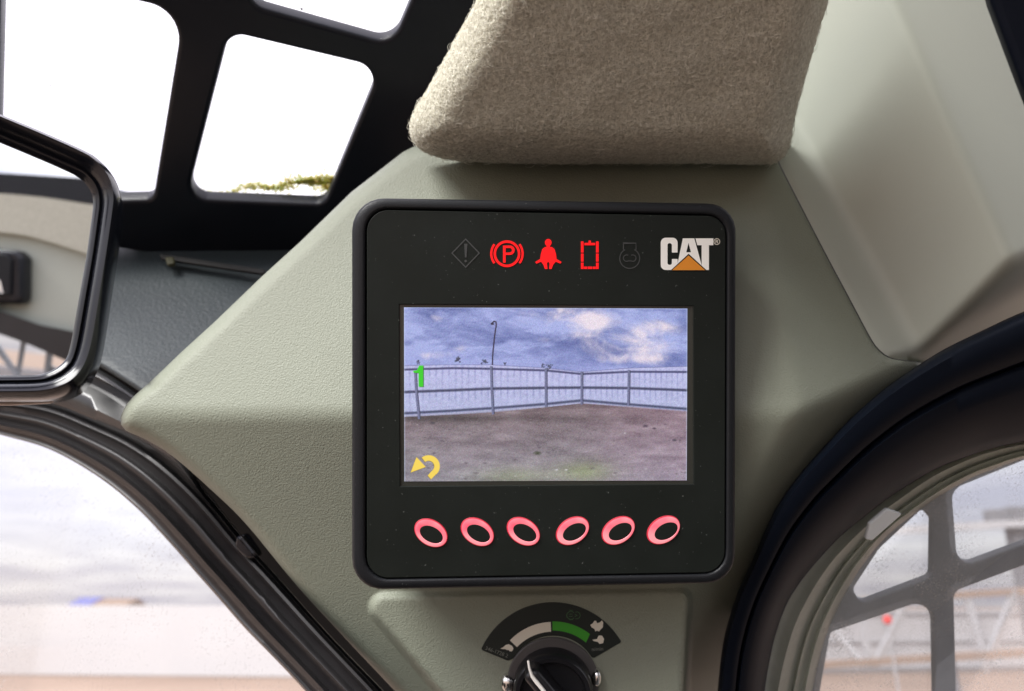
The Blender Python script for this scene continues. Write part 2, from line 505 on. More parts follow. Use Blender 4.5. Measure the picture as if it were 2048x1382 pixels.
M = {}
M['trim'] = mat('grey_trim_plastic', (0.264, 0.288, 0.226), 0.50, bump=('leather', 1050, 0.5, 0.0006), var=(9, 0.35, (0.225, 0.238, 0.19)), spec=0.35)
M['trim_smooth'] = mat('smooth_trim_plastic', (0.47, 0.50, 0.43), 0.50, bump=('noise', 1500, 0.25, 0.0002), spec=0.35)
M['fabric'] = mat('felt', (0.56, 0.555, 0.465), 0.95, bump=('noise', 900, 0.9, 0.0006), var=(450, 0.8, (0.36, 0.35, 0.28)), spec=0.1, sheen=0.3)
M['fibre'] = mat('wool_fibre', (0.93, 0.92, 0.82), 0.9, var=(520, 0.9, (0.60, 0.585, 0.49)), spec=0.15)
M['housing'] = mat('black_moulding', (0.012, 0.013, 0.015), 0.42, bump=('leather', 1400, 0.35, 0.0002), speck=(900, 0.74, (0.12, 0.12, 0.12)), spec=0.22)
M['face'] = mat('black_faceplate', (0.010, 0.0125, 0.0105), 0.5, var=(35, .6, (0.013, 0.016, 0.014)), bump=('noise', 2500, 0.3, 0.00008), speck=(700, 0.72, (0.10, 0.11, 0.10)), spec=0.16)
M['bezel'] = mat('screen_edge_glass', (0.035, 0.036, 0.03), 0.25)
M['rubber'] = mat('black_rubber', (0.016, 0.015, 0.016), 0.42, bump=('noise', 300, 0.12, 0.0004), var=(60, 0.4, (0.025, 0.023, 0.024)))
M['arch'] = mat('black_frame_moulding', (0.0035, 0.0055, 0.011), 0.5, spec=0.08, bump=('noise', 900, 0.12, 0.0002), var=(14, 0.5, (0.006, 0.009, 0.016)))
M['roofmetal'] = mat('dark_painted_steel', (0.006, 0.008, 0.014), 0.4, spec=0.3, var=(12, 0.5, (0.010, 0.012, 0.019)), speck=(220, 0.80, (0.1, 0.1, 0.11)))
M['teal'] = mat('dark_vinyl', (0.040, 0.053, 0.058), 0.5, bump=('leather', 380, 0.6, 0.0006), var=(10, 0.5, (0.032, 0.044, 0.049)))
M['gloss'] = mat('gloss_black_paint', (0.02, 0.021, 0.023), 0.16, var=(25, 0.6, (0.06, 0.06, 0.058)))
M['mframe'] = mat('gloss_black_mirror_plastic', (0.008, 0.009, 0.013), 0.17, spec=0.38)
M['mirror'] = mat('mirror_glass', (0.86, 0.88, 0.88), 0.01, metal=1.0)
M['chrome'] = mat('bright_metal', (0.75, 0.74, 0.72), 0.22, metal=1.0)
M['knob'] = mat('black_knob_plastic', (0.012, 0.012, 0.014), 0.28, spec=0.5)
M['ringgrey'] = mat('grey_dial_ring', (0.085, 0.08, 0.078), 0.55)
M['decal'] = mat('black_decal', (0.014, 0.019, 0.016), 0.45)
M['cream'] = mat('cream_print', (0.76, 0.72, 0.60), 0.6)
M['green'] = mat('green_print', (0.05, 0.33, 0.025), 0.55)
M['greendim'] = mat('dull_green_print', (0.05, 0.12, 0.05), 0.6)
M['white'] = mat('white_print', (0.92, 0.90, 0.84), 0.6)
M['orange'] = mat('orange_print', (0.72, 0.25, 0.015), 0.6)
M['dimprint'] = mat('unlit_symbol', (0.040, 0.043, 0.042), 0.6)
M['dark'] = mat('dark_cavity', (0.01, 0.01, 0.01), 0.7)
M['red'] = emit('lit_red_symbol', (255, 0, 14), 1.1, base=(.06, .0, .0))
M['lightgreen'] = mat('pale_green_glass_edge', (0.70, 0.74, 0.66), 0.28, var=(30, 0.5, (0.42, 0.46, 0.40)))
M['tab'] = mat('pale_teal_tab', (0.78, 0.84, 0.84), 0.5)
M['guard'] = mat('grey_guard_steel', (0.32, 0.35, 0.38), 0.6, var=(40, 0.6, (0.42, 0.45, 0.48)))
M['moss'] = mat('moss', (0.72, 0.78, 0.34), 0.9, var=(250, 1.0, (0.88, 0.80, 0.48)))
def _through(m, f):
    nt = m.node_tree; b = nt.nodes['Principled BSDF']; t = nt.nodes.new('ShaderNodeBsdfTranslucent'); mx = nt.nodes.new('ShaderNodeMixShader')
    nt.links.new(b.inputs['Base Color'].links[0].from_socket, t.inputs[0]); mx.inputs[0].default_value = f
    nt.links.new(b.outputs[0], mx.inputs[1]); nt.links.new(t.outputs[0], mx.inputs[2]); nt.links.new(mx.outputs[0], nt.nodes['Material Output'].inputs[0])
_through(M['moss'], .92)
def _clear(m, f):
    nt = m.node_tree; o = nt.nodes['Material Output']; src = o.inputs[0].links[0].from_socket
    t = nt.nodes.new('ShaderNodeBsdfTransparent'); mx = nt.nodes.new('ShaderNodeMixShader'); mx.inputs[0].default_value = f
    nt.links.new(src, mx.inputs[1]); nt.links.new(t.outputs[0], mx.inputs[2]); nt.links.new(mx.outputs[0], o.inputs[0])
_clear(M['moss'], .55)
_through(M['lightgreen'], .45)
M['fence'] = mat('white_sheet_steel', (0.44, 0.435, 0.44), 0.6, var=(0.6, 0.4, (0.40, 0.395, 0.40)))
M['steel'] = mat('galvanised_steel', (0.42, 0.42, 0.43), 0.5)
M['steelrust'] = mat('weathered_brown_steel', (0.30, 0.22, 0.17), 0.7)
M['steeldark'] = mat('dark_steel', (0.20, 0.20, 0.21), 0.6)
M['dirt'] = mat('bare_dirt', (0.30, 0.225, 0.175), 0.95, var=(0.25, 0.8, (0.24, 0.18, 0.14)), bump=('noise', 4, 0.5, 0.1), spec=0.1)
M['blue'] = mat('blue_roof_sheet', (0.06, 0.07, 0.24), 0.5)
M['brown'] = mat('brown_wall', (0.20, 0.14, 0.10), 0.8)
M['redpaint'] = mat('red_paint', (0.75, 0.05, 0.04), 0.5)
M['brass'] = mat('dull_brass', (0.05, 0.048, 0.02), 0.6)
M['rimlight'] = mat('pink_rim_light', (0.45, 0.36, 0.31), 0.4)  # pale pink colour standing in for light on the mirror's lower rim
M['shell'] = mat('shade_slab_grey', (0.10, 0.10, 0.095), 0.8)  # for the unseen slabs that shade the cab
M['pane'] = glass('window_glass', dust=(0.30,), gloss=0.03, scale=45, haze=0.01)
M['roofpane'] = glass('roof_glass', dust=(0.25,), gloss=0.03, scale=30)
M['doorpane'] = glass('scratched_door_glass', dust=(0.8,), gloss=0.03, scale=95, scratch=0.3, haze=0.07)

def ringmat():
    m = bpy.data.materials.new('backlit_pink_rubber'); m.use_nodes = True
    nt = m.node_tree; b = nt.nodes['Principled BSDF']; N = nt.nodes.new; L = nt.links.new
    b.inputs['Base Color'].default_value = (0.35, 0.08, 0.10, 1); b.inputs['Roughness'].default_value = 0.35
    tc = N('ShaderNodeTexCoord'); n = N('ShaderNodeTexNoise'); n.inputs['Scale'].default_value = 90; n.inputs['Detail'].default_value = 1
    L(tc.outputs['Object'], n.inputs['Vector'])
    r = N('ShaderNodeValToRGB'); L(n.outputs['Fac'], r.inputs[0])
    r.color_ramp.elements[0].position = 0.38; r.color_ramp.elements[0].color = (*s2l((255, 90, 112)), 1)
    r.color_ramp.elements[1].position = 0.62; r.color_ramp.elements[1].color = (*s2l((252, 155, 160)), 1)
    L(r.outputs[0], b.inputs['Emission Color']); b.inputs['Emission Strength'].default_value = 0.92 / EXK
    return m
M['ring'] = ringmat()
M['ringedge'] = emit('red_button_edge', (205, 25, 50), .8, base=(.2, .02, .03))

# ================================================================== OUTSIDE
g = link('ground', np.array([(-400, -400, 0), (400, -400, 0), (400, 900, 0), (-400, 900, 0)], float), [[0, 1, 2, 3]], M['dirt'], smooth=False)
tag(g, kind='structure')

def gpoint(px, py, dist):
    """world point on the sight line at horizontal distance dist"""
    a = P(px, py, 1.0) - np.array((0, 0, CAMZ)); h = math.hypot(a[0], a[1])
    return Vector((a[0] / h * dist, a[1] / h * dist, CAMZ + a[2] / h * dist))

def fence(p0, p1, H, label, bays, out=1):
    p0, p1 = Vector(p0), Vector(p1); d = (p1 - p0); Ln = d.length; d.normalize(); nrm = Vector((-d.y, d.x, 0))
    if nrm.dot(Vector((0, 0, 0)) - p0) * out < 0: nrm = -nrm
    t = empty('metal_fence', (p0 + p1) / 2, label, 'fence', 'sheet steel fences round the yard')
    n = int(Ln / 0.25); V, F = [], []
    for i in range(n + 1):
        for k, (s, q) in enumerate(((0, 0), (0.12, 0), (0.14, 0.035), (0.23, 0.035))):
            x = min(Ln, i * 0.25 + s); p = p0 + d * x - nrm * (0.06 + q * .35)
            V += [p + Vector((0, 0, 0.05)), p + Vector((0, 0, H))]
    for i in range(len(V) // 2 - 1): F.append([2 * i, 2 * i + 2, 2 * i + 3, 2 * i + 1])
    link('sheeting', V, F, M['fence'], t, smooth=False)
    for z in (0.22, H * 0.5, H - 0.12):
        boxes('rail', [(p0 + nrm * 0.0 + Vector((0, 0, z)), p1 + Vector((0, 0, z)), 0.025, 0.035, (0, 0, 1))], M['steel'], t)
    for i in range(bays + 1):
        q = p0 + d * (Ln * i / bays) + nrm * 0.07
        boxes('post', [(q, q + Vector((0, 0, H + 0.03)), 0.04, 0.04, tuple(d))], M['steel'], t)
    return t
fence((-52, 33.0, 0), (-1.0, 28.5, 0), 2.47, 'pale sheet steel fence across the yard through the left window', 12, -1)
fence((-1.0, 28.5, 0), (46, 36.0, 0), 2.3, 'far sheet steel fence behind the brown steel trestle through the right window', 12)
fence((-30, -26, 0), (30, -30, 0), 1.9, 'sheet steel fence reflected in the bottom of the mirror', 14)

# low building whose roof shows over the left fence
bq = gpoint(176, 1228, 48)
b0 = empty('low_shed', (bq.x, bq.y, 0), 'low shed with a blue and brown roof beyond the pale fence at left', 'shed')
hz = bq.z + .62
def gable(name, x0, x1, y0, y1, z0, z1, m, par):
    V = [(x0, y0, z0), (x1, y0, z0), (x1, y1, z0), (x0, y1, z0), (x0, (y0 + y1) / 2, z1), (x1, (y0 + y1) / 2, z1)]
    return link(name, np.array(V, float), [[0, 1, 5, 4], [2, 3, 4, 5], [0, 4, 3], [1, 2, 5], [0, 3, 2, 1]], m, par, smooth=False)
boxes('wall', [((bq.x - 1.5, bq.y + 2, hz / 2 - .2), (bq.x + 1.5, bq.y + 2, hz / 2 - .2), 1.8, hz / 2 - .2, (0, 0, 1))], M['brown'], b0)
gable('roof', bq.x - 1.6, bq.x - 0.35, bq.y - .1, bq.y + 4.1, hz - 0.42, hz + 0.25, M['blue'], b0)
gable('roof', bq.x - 0.34, bq.x + 1.6, bq.y - .1, bq.y + 4.1, hz - 0.42, hz + 0.18, M['brown'], b0)

# steel trestle and post outside the right window
DT = 11.0
tr0 = gpoint(1900, 1320, DT)
tre = empty('steel_trestle', (tr0.x, tr0.y, 0), 'brown steel trestle with pale diagonal braces outside the right window', 'trestle')
def bar(name, a, b, w, m, d=DT):
    boxes(name, [(gpoint(*a, d), gpoint(*b, d), w, w, (0, 1, 0.1))], m, tre)
bar('top_rail', (1560, 1212), (2200, 1172), 0.035, M['steelrust'])
bar('bottom_rail', (1560, 1334), (2200, 1296), 0.04, M['steelrust'])
for a, b in (((1722, 1215), (1738, 1335)), ((1808, 1215), (1748, 1335)), ((1660, 1250), (1732, 1335)), ((1935, 1200), (1968, 1318)), ((2032, 1180), (1976, 1318)), ((2110, 1180), (2170, 1300))):
    bar('brace', a, b, 0.035, M['steel'], DT - .1)
for x in (1560, 1900, 2200):
    q = gpoint(x, 1300, DT + .1)
    boxes('leg', [((q.x, q.y, 0), (q.x, q.y, q.z), 0.03, 0.03, (0, 1, 0))], M['steeldark'], tre)
gq = gpoint(2030, 1100, 14.0)
gan = empty('steel_gantry', (gq.x, gq.y, 0), 'blurred grey steel gantry with a thick post and long beam, far outside the right window', 'gantry')
boxes('beam', [(gpoint(1500, 1078, 14), gpoint(2330, 1030, 14), 0.055, 0.055, (0, 1, 0))], M['steel'], gan)
boxes('post', [((gq.x, gq.y, 0), tuple(gpoint(2026, 1015, 14.0)), 0.12, 0.12, (0, 1, 0))], M['steeldark'], gan)
ql = gpoint(1500, 1078, 14.1); boxes('post', [((ql.x, ql.y, 0), tuple(ql), 0.08, 0.08, (0, 1, 0))], M['steeldark'], gan)
hp = gpoint(1998, 1036, 13.9)
boxes('clamp', [(hp + Vector((-.18, 0, 0)), hp + Vector((.2, 0, 0)), .12, .13, (0, 0, 1))], M['steeldark'], gan, 0.03)
rq = gpoint(1775, 1240, 9.0)
rm = empty('red_marker_post', (rq.x, rq.y, 0), 'thin marker stake with a small red round head outside the right window', 'marker')
boxes('stake', [((rq.x, rq.y, 0), (rq.x, rq.y, rq.z), .008, .008, (0, 1, 0))], M['steel'], rm)
V, F = [], []
for j in range(9):
    for i in range(16):
        a, bb = math.pi * j / 8, 2 * math.pi * i / 16
        V.append(rq + Vector((.045 * math.sin(a) * math.cos(bb), .045 * math.sin(a) * math.sin(bb), .045 * math.cos(a))))
for j in range(8):
    for i in range(16): F.append([j * 16 + i, j * 16 + (i + 1) % 16, (j + 1) * 16 + (i + 1) % 16, (j + 1) * 16 + i])
link('head', V, F, M['redpaint'], rm)

# ================================================================== CAB: corner panel
wT = wplane((250, 828, .415), (1480, 828, .398), (1000, 400, .452))
wB = wplane((250, 828, .415), (1480, 828, .398), (1000, 1180, .432))
def onT(x, y): return 1 / wT(x, y)
wD = wplane((1530, 340, onT(1530, 340)), (1602, 828, onT(1602, 828)), (1750, 690, onT(1750, 690) + .022))
wE = wplane((1602, 828, 1 / wD(1602, 828)), (1850, 716, 1 / wD(1850, 716)), (1700, 960, 1 / wD(1700, 960) + .075))
wP = wplane((720, 1185, 1 / wB(720, 1185) - .0042), (1360, 1185, 1 / wB(1360, 1185) - .0042), (1106, 1382, 1 / wB(1106, 1185) - .0012))
RAISE = rpoly([(697, 1183), (1388, 1172), (1370, 1600), (1050, 1600)], [34, 26, 0, 0], 8)
def w_console(x, y):
    w = smin(wT(x, y), wB(x, y), .022)
    w = smin(w, wD(x, y), .012)
    w = smin(w, wE(x, y), .06)
    pts = np.column_stack([np.ravel(x), np.ravel(y)])
    sd_ = seg_dist(pts, RAISE, True) * np.where(inside(pts, np.array(RAISE)), 1, -1)
    D0 = 1 / w; k = sstep((sd_.reshape(np.shape(w)) + 2) / 19)
    D = D0 * (1 - k) + np.minimum(D0 - .002, 1 / wP(x, y)) * k
    return 1 / D
left_lower = cr([(900, 1500), (850, 1445), (790, 1382), (691, 1277), (592, 1169), (494, 1050), (424, 981), (345, 912), (290, 878), (262, 866), (246, 856), (241, 840), (248, 818), (265, 795), (298, 766)], 70)
left_upper = np.array([(298, 766), (363, 704), (428, 645), (526, 551), (600, 484), (703, 384), (806, 304), (826, 294), (860, 285)], float)
seam = cr([(1556, 322), (1562, 338), (1640, 490), (1700, 603), (1740, 678), (1756, 700), (1774, 714), (1795, 720), (1846, 726)], 46)
con_out = np.vstack([left_lower, left_upper[1:], [(1560, 285)], seam, [(1880, 770), (1790, 870), (1720, 970), (1680, 1080), (1650, 1200), (1600, 1500)]])
console = panel('corner_trim_panel', con_out, w_console, M['trim'], step=8,
                rounds=[(left_lower, 22, .012), (np.vstack([left_lower[-1:], left_upper]), 26, .014), (seam, 4, .0012), (np.array(RAISE + RAISE[:1]), 20, 0.0)], skirt=.03)
tag(console, 'light grey grained plastic corner panel that holds the black display', 'trim panel')

# right hand trim
wD0 = wD
V1 = (1600, 270, 1 / wD0(1600, 270)); V2 = (1836, 700, 1 / wD0(1836, 700))
wR2 = wplane(V1, V2, (1935, 250, 1 / wD0(1935, 250) - .122))
r1 = (1770, -40); r2 = (2012, 500)
wR3 = wplane((*r1, 1 / wR2(*r1)), (*r2, 1 / wR2(*r2)), (2080, 120, 1 / wR2(2080, 120) + .055))
e1 = (1838, 705); e2 = (2060, 488)
wR4 = wplane((*e1, 1 / wR2(*e1)), (*e2, 1 / wR2(*e2)), (2010, 680, 1 / wR2(2010, 680) + .075))
def w_right(x, y):
    w = smax(wD0(x, y), wR2(x, y), .035)
    w = smin(w, wR3(x, y), .02)
    w = smin(w, wR4(x, y), .06)
    return w
trim_out = np.vstack([seam + np.array((2.2, -1.4)), [(1900, 735), (2000, 690), (2160, 640), (2200, 500), (2200, -250), (1720, -250), (1640, 20), (1570, 270)]])
rtrim = panel('pillar_trim', trim_out, w_right, M['trim_smooth'], step=10, rounds=[(seam + np.array((2.2, -1.4)), 4, .0012)], skirt=.03)
tag(rtrim, 'smooth pale grey pillar cover with a bright ridge, right of the felt headliner', 'trim panel')
# dark door frame strip, upper right
dfp = Plane.three((1990, 0, .30), (2048, 180, .30), (2150, 0, .29))
df = plate('door_frame_edge', dfp, [rpoly([(1950, -120), (2200, -120), (2200, 480), (2085, 270), (2042, 160), (1982, 0)], 8)], .012, .003, M['arch'])
tag(df, 'dark grey door frame edge in the upper right corner', 'door frame')

# ------------------------------------------------------------------ headliner
HL_L = cr([(1010, -150), (985, -80), (956, 0), (925, 57), (899, 105), (859, 176), (828, 228), (821, 259), (832, 288), (868, 310), (925, 321)], 40)
HL_B = cr([(925, 321), (1088, 325), (1395, 325), (1535, 326), (1560, 318), (1577, 292), (1589, 228), (1615, 132), (1654, 0), (1700, -150)], 50)
wH = wplane((1000, 300, .392), (1500, 300, .398), (1200, 0, .345))
def w_head(x, y): return wH(x, y)
def hl_noise(v):
    return .0003 * (np.sin(v[:, 0] * .041 + 1.3 * np.sin(v[:, 1] * .033)) + np.sin(v[:, 1] * .05 + v[:, 0] * .017))
hl_out = np.vstack([HL_L, HL_B[1:]])
headliner = panel('headliner', hl_out, w_head, M['fabric'], step=10, rounds=[(hl_out, 78, .038)], skirt=.03, noise=hl_noise)
tag(headliner, 'fuzzy beige felt headliner pad bulging above the display', 'headliner')
def fibres(parent, N=140000):
    me = parent.data; me.calc_loop_triangles()
    V = np.empty(len(me.vertices) * 3); me.vertices.foreach_get('co', V); V = V.reshape(-1, 3)
    Nn = np.empty(len(me.vertices) * 3); me.vertices.foreach_get('normal', Nn); Nn = Nn.reshape(-1, 3)
    T = np.empty(len(me.loop_triangles) * 3, int); me.loop_triangles.foreach_get('vertices', T); T = T.reshape(-1, 3)
    a, b, c = V[T[:, 0]], V[T[:, 1]], V[T[:, 2]]
    cam_l = np.array((0, 0, CAMZ)) - np.array(parent.location)
    ar = np.linalg.norm(np.cross(b - a, c - a), axis=1)
    nt_ = np.cross(b - a, c - a); ce = (a + b + c) / 3
    ar = ar * ((nt_ * (cam_l - ce)).sum(1) > .03 * np.linalg.norm(nt_, axis=1) * np.linalg.norm(cam_l - ce, axis=1)); k = rng.choice(len(T), N, p=ar / ar.sum())
    r1_, r2_ = rng.random(N), rng.random(N); fl = r1_ + r2_ > 1; r1_[fl] = 1 - r1_[fl]; r2_[fl] = 1 - r2_[fl]
    p = a[k] + (b[k] - a[k]) * r1_[:, None] + (c[k] - a[k]) * r2_[:, None]
    n = Nn[T[k, 0]]
    t = rng.normal(size=(N, 3)); t -= (t * n).sum(1)[:, None] * n; t /= np.linalg.norm(t, axis=1)[:, None]
    q = np.cross(n, t)
    ln = rng.gamma(5, .00038, N) * np.where(rng.random(N) < .012, 2.4, 1)
    lift = rng.uniform(.05, .55, N); curl = rng.uniform(-1, 1, N)
    K = 5; pts = np.empty((N, K, 3))
    for j in range(K):
        s = j / (K - 1)
        pts[:, j] = p + (ln * s)[:, None] * (t * np.cos(curl * 2.2 * s)[:, None] + q * np.sin(curl * 2.2 * s)[:, None]) + (ln * lift * math.sin(s * 2.3) * .7)[:, None] * n
    hc = bpy.data.hair_curves.new('wool_fibres'); hc.add_curves([K] * N)
    hc.attributes['position'].data.foreach_set('vector', pts.reshape(-1).astype(np.float32)) if 'position' in hc.attributes else hc.position_data.foreach_set('vector', pts.reshape(-1).astype(np.float32))
    ra = hc.attributes.get('radius') or hc.attributes.new('radius', 'FLOAT', 'POINT')
    rad = np.tile(np.linspace(1, .45, K), N) * np.repeat(rng.uniform(.00007, .00013, N), K)
    ra.data.foreach_set('value', rad.astype(np.float32))
    hc.materials.append(M['fibre'])
    o = bpy.data.objects.new('wool_fibres', hc); COL.objects.link(o); o.parent = parent
    tag(o, kind='stuff')
    return o
fibres(headliner)

# ------------------------------------------------------------------ roof hatch frame
RP = Plane.three((300, 450, .60), (900, 450, .62), (500, 0, .47))
outer_roof = [(-700, -300), (1250, -300), (1150, 330), (900, 560), (560, 548), (335, 514), (240, 498), (-100, 470), (-700, 440)]
hole1 = rpoly([(2, -260), (430, -200), (372, 8), (368, 60), (310, 402), (230, 399), (-10, 240), (2, 200)][:0] or
              [(-2, -220), (420, -220), (375, 28), (308, 400), (190, 404), (-2, 395)], [20, 60, 60, 18, 10, 0], 8)
hole0 = rpoly([(-420, -220), (-22, -220), (-22, 392), (-420, 380)], 30, 6)
hole1 = rpoly([(3, -220), (330, -220), (230, -20), (300, 15), (383, 55), (305, 401), (190, 404), (-8, 395)], [20, 20, 0, 0, 62, 20, 10, 0], 8)
hole2 = rpoly([(457, 66), (760, 138), (648, 410), (372, 400)], [34, 40, 26, 34], 9)
hole3 = rpoly([(560, -300 + 90), (900, -180), (784, 90), (488, 8)], [30, 30, 46, 40], 9)
hole1 = rpoly([(3, -220), (240, -220), (170, -20), (366, 25), (305, 401), (190, 404), (-8, 395)], [20, 20, 10, 75, 20, 10, 0], 9)
hatch = empty('roof_hatch', RP.wpt(500, 450), 'black steel roof hatch frame with rounded window openings, upper left', 'roof hatch')
plate('frame', RP, [outer_roof, hole0, hole1, hole2, hole3], .014, .003, M['roofmetal'], hatch)
RP2 = Plane(RP.p - RP.n * .02, RP.n)
plate('pane', RP2, [[(-650, -280), (1150, -280), (1020, 420), (900, 500), (-650, 430)]], .004, .001, M['roofpane'], hatch)
# moss line on the outer glass
RP3 = Plane(RP.p - RP.n * .0165, RP.n)
def moss():
    V, F = [], []
    ico = [(0, 0, 1), (.894, 0, .447), (.276, .851, .447), (-.724, .526, .447), (-.724, -.526, .447), (.276, -.851, .447), (.724, .526, -.447), (-.276, .851, -.447), (-.894, 0, -.447), (-.276, -.851, -.447), (.724, -.526, -.447), (0, 0, -1)]
    idf = [(0, 1, 2), (0, 2, 3), (0, 3, 4), (0, 4, 5), (0, 5, 1), (1, 6, 2), (2, 7, 3), (3, 8, 4), (4, 9, 5), (5, 10, 1), (2, 6, 7), (3, 7, 8), (4, 8, 9), (5, 9, 10), (1, 10, 6), (6, 11, 7), (7, 11, 8), (8, 11, 9), (9, 11, 10), (10, 11, 6)]
    for i in range(2300):
        t = random.random() ** .75; x = 395 + 300 * t; yc = 391 - 34 * t ** .8 + 4 * math.sin(x * .06)
        wd = 5 + 17 * t * (0.6 + .4 * math.sin(x * .09))
        y = yc + random.gauss(0, .5) * wd
        if random.random() > .35 + .6 * t: continue
        r = random.uniform(.0005, .0016) * (.5 + .6 * t); c = RP3.wpt(x, y, -.0015 - random.random() * .002)
        b = len(V); sx, sy, sz = (random.uniform(.6, 1.5) for _ in range(3))
        for p in ico: V.append(c + Vector((p[0] * sx, p[1] * sy, p[2] * sz)) * r)
        F += [[b + k for k in f] for f in idf]
    for i in range(420):      # thin dried water line
        x = 395 + 290 * i / 420; y = 376 - 44 * (i / 420) + 5 * math.sin(x * .11) + 3 * math.sin(x * .29)
        c = RP3.wpt(x, y, -.002); b = len(V)
        for p in ico: V.append(c + Vector(p) * random.uniform(.00018, .0004))
        F += [[b + k for k in f] for f in idf]
    return V, F
mv, mf = moss()
mo = link('moss_streak', mv, mf, M['moss'], smooth=False)
tag(mo, 'yellow green moss streak along the bottom of the roof glass', 'moss', kind='stuff')

gv, gf = [], []
for x, y, r in ((101, 170, .0010), (338, 133, .0006), (603, 18, .0012), (57, 90, .0005), (520, 210, .0005), (568, 322, .0006), (302, 378, .0007), (240, 260, .0005), (640, 180, .0004), (690, 60, .0006), (180, 310, .0004), (470, 340, .0005), (700, 57, .0009)):
    c = RP3.wpt(x, y, -.001); b = len(gv)
    for k in range(8): gv.append(c + Vector((math.cos(k * .785) * r * random.uniform(.5, 1.5), math.sin(k * .785) * r * random.uniform(.5, 1.3), 0)))
    gv.append(c + Vector((0, 0, -r * .6))); gf += [[b + k, b + (k + 1) % 8, b + 8] for k in range(8)] + [[b + k for k in range(7, -1, -1)]]
grit = link('glass_grit', gv, gf, M['steeldark'])
tag(grit, 'tiny dark grit specks scattered on the roof glass', 'grit', kind='stuff')

# ------------------------------------------------------------------ left wall
wTeal = wplane((200, 500, .62), (600, 560, .60), (250, 790, .50))
teal_low = cr([(-150, 600), (0, 648), (100, 686), (195, 731), (245, 761), (292, 794), (360, 860)], 30)
teal = panel('side_wall_panel', np.vstack([teal_low, [(700, 860), (860, 400), (560, 400), (335, 400), (240, 380), (-150, 360)]]), wTeal, M['teal'], step=12, rounds=[(teal_low, 14, .008)], skirt=.02)
tag(teal, 'dark blue grey vinyl side wall panel behind the mirror', 'wall panel')
TP = Plane.three((200, 500, .61), (600, 560, .59), (250, 790, .49))
rail = empty('hatch_rail', TP.wpt(400, 525), 'thin dark rail with a small dull latch under the roof hatch', 'rail')
plate('bar', TP, [rpoly([(318, 506), (530, 538), (530, 547), (322, 516)], 4)], .003, .001, M['dark'], rail, off=.004)
plate('latch', TP, [rpoly([(328, 512), (348, 513), (350, 526), (334, 528)], 4)], .004, .0015, M['brass'], rail, off=.005)

# dark sheet added behind the corner to block sky showing through its gaps
pil = panel('corner_backing', [(-200, 560), (700, 540), (1100, 240), (1700, 160), (2300, 200), (2300, 640), (1900, 720), (1700, 850), (1600, 980), (1545, 1200), (1530, 1600), (900, 1600), (690, 1382), (520, 1210), (400, 1060), (300, 950), (200, 890), (60, 830), (-200, 790)],
            lambda x, y: np.full(np.shape(x), 1 / .66), M['dark'], step=40, skirt=.05)
tag(pil, 'dark backing sheet added behind the grey corner panel to close its gaps', 'backing')

# ------------------------------------------------------------------ left window
dL = wplane((0, 800, .56), (300, 920, .51), (750, 1382, .43))
def dleft(x, y): return 1 / dL(x, y)
sealA = [(-200, 770), (-80, 786), (0, 801), (99, 816), (197, 855), (257, 883), (316, 922), (375, 974), (424, 1026), (469, 1080), (543, 1159), (642, 1268), (750, 1382), (830, 1470)]
sealB = [(-200, 830), (-80, 848), (0, 868), (99, 897), (197, 952), (276, 1016), (346, 1090), (395, 1146), (420, 1174), (450, 1208), (494, 1258), (555, 1320), (615, 1384), (700, 1478)]
win = empty('left_window', P(300, 1000, .52), 'curved left cab window with a ribbed black rubber seal', 'window')
prof = [(-.03, .02), (-.01, .004), (0.03, 0), (.09, -.001), (.13, .004), (.17, .007), (.3, .0075), (.36, .003), (.42, .002), (.5, .004), (.54, .008), (.66, .009), (.70, .005), (.74, .003), (.82, .005), (.86, .010), (.93, .011), (.98, .010), (1.0, .014), (1.02, .028)]
loft('rubber_seal', strip_rails(sealA, sealB, prof, 90, dleft), M['rubber'], win)
# painted flange between the wall panel and the seal
fa = [(-200, 590), (0, 655), (100, 692), (195, 737), (245, 767), (292, 800), (360, 850), (392, 952), (440, 1015), (490, 1078), (560, 1158), (660, 1270), (768, 1382), (850, 1470)]
flange = loft('painted_flange', strip_rails(fa, [(x + 8, y + 6) for x, y in sealA[:1] + sealA[2:]], [(0, .0), (.06, -.004), (.14, -.006), (.22, .0), (.3, .012), (.5, .008), (.7, .004), (.9, .012), (1, .02)], 80, lambda x, y: dleft(x, y) - .012), M['gloss'], win)
plL = Plane.three((0, 900, .575), (300, 1000, .53), (620, 1382, .458))
plate('pane', plL, [[(-400, 780), (60, 800), (200, 860), (320, 930), (470, 1085), (760, 1400), (860, 1560), (-400, 1560)]], .004, .001, M['pane'], win)
SP = Plane.three((300, 922, .505), (469, 1080, .478), (400, 1100, .488))
clip = plate('seal_clip', SP, [rpoly([(470, 1072), (484, 1070), (508, 1104), (512, 1116), (492, 1121), (476, 1108), (466, 1092)], 5)], .008, .003, M['mframe'], win, off=.006)

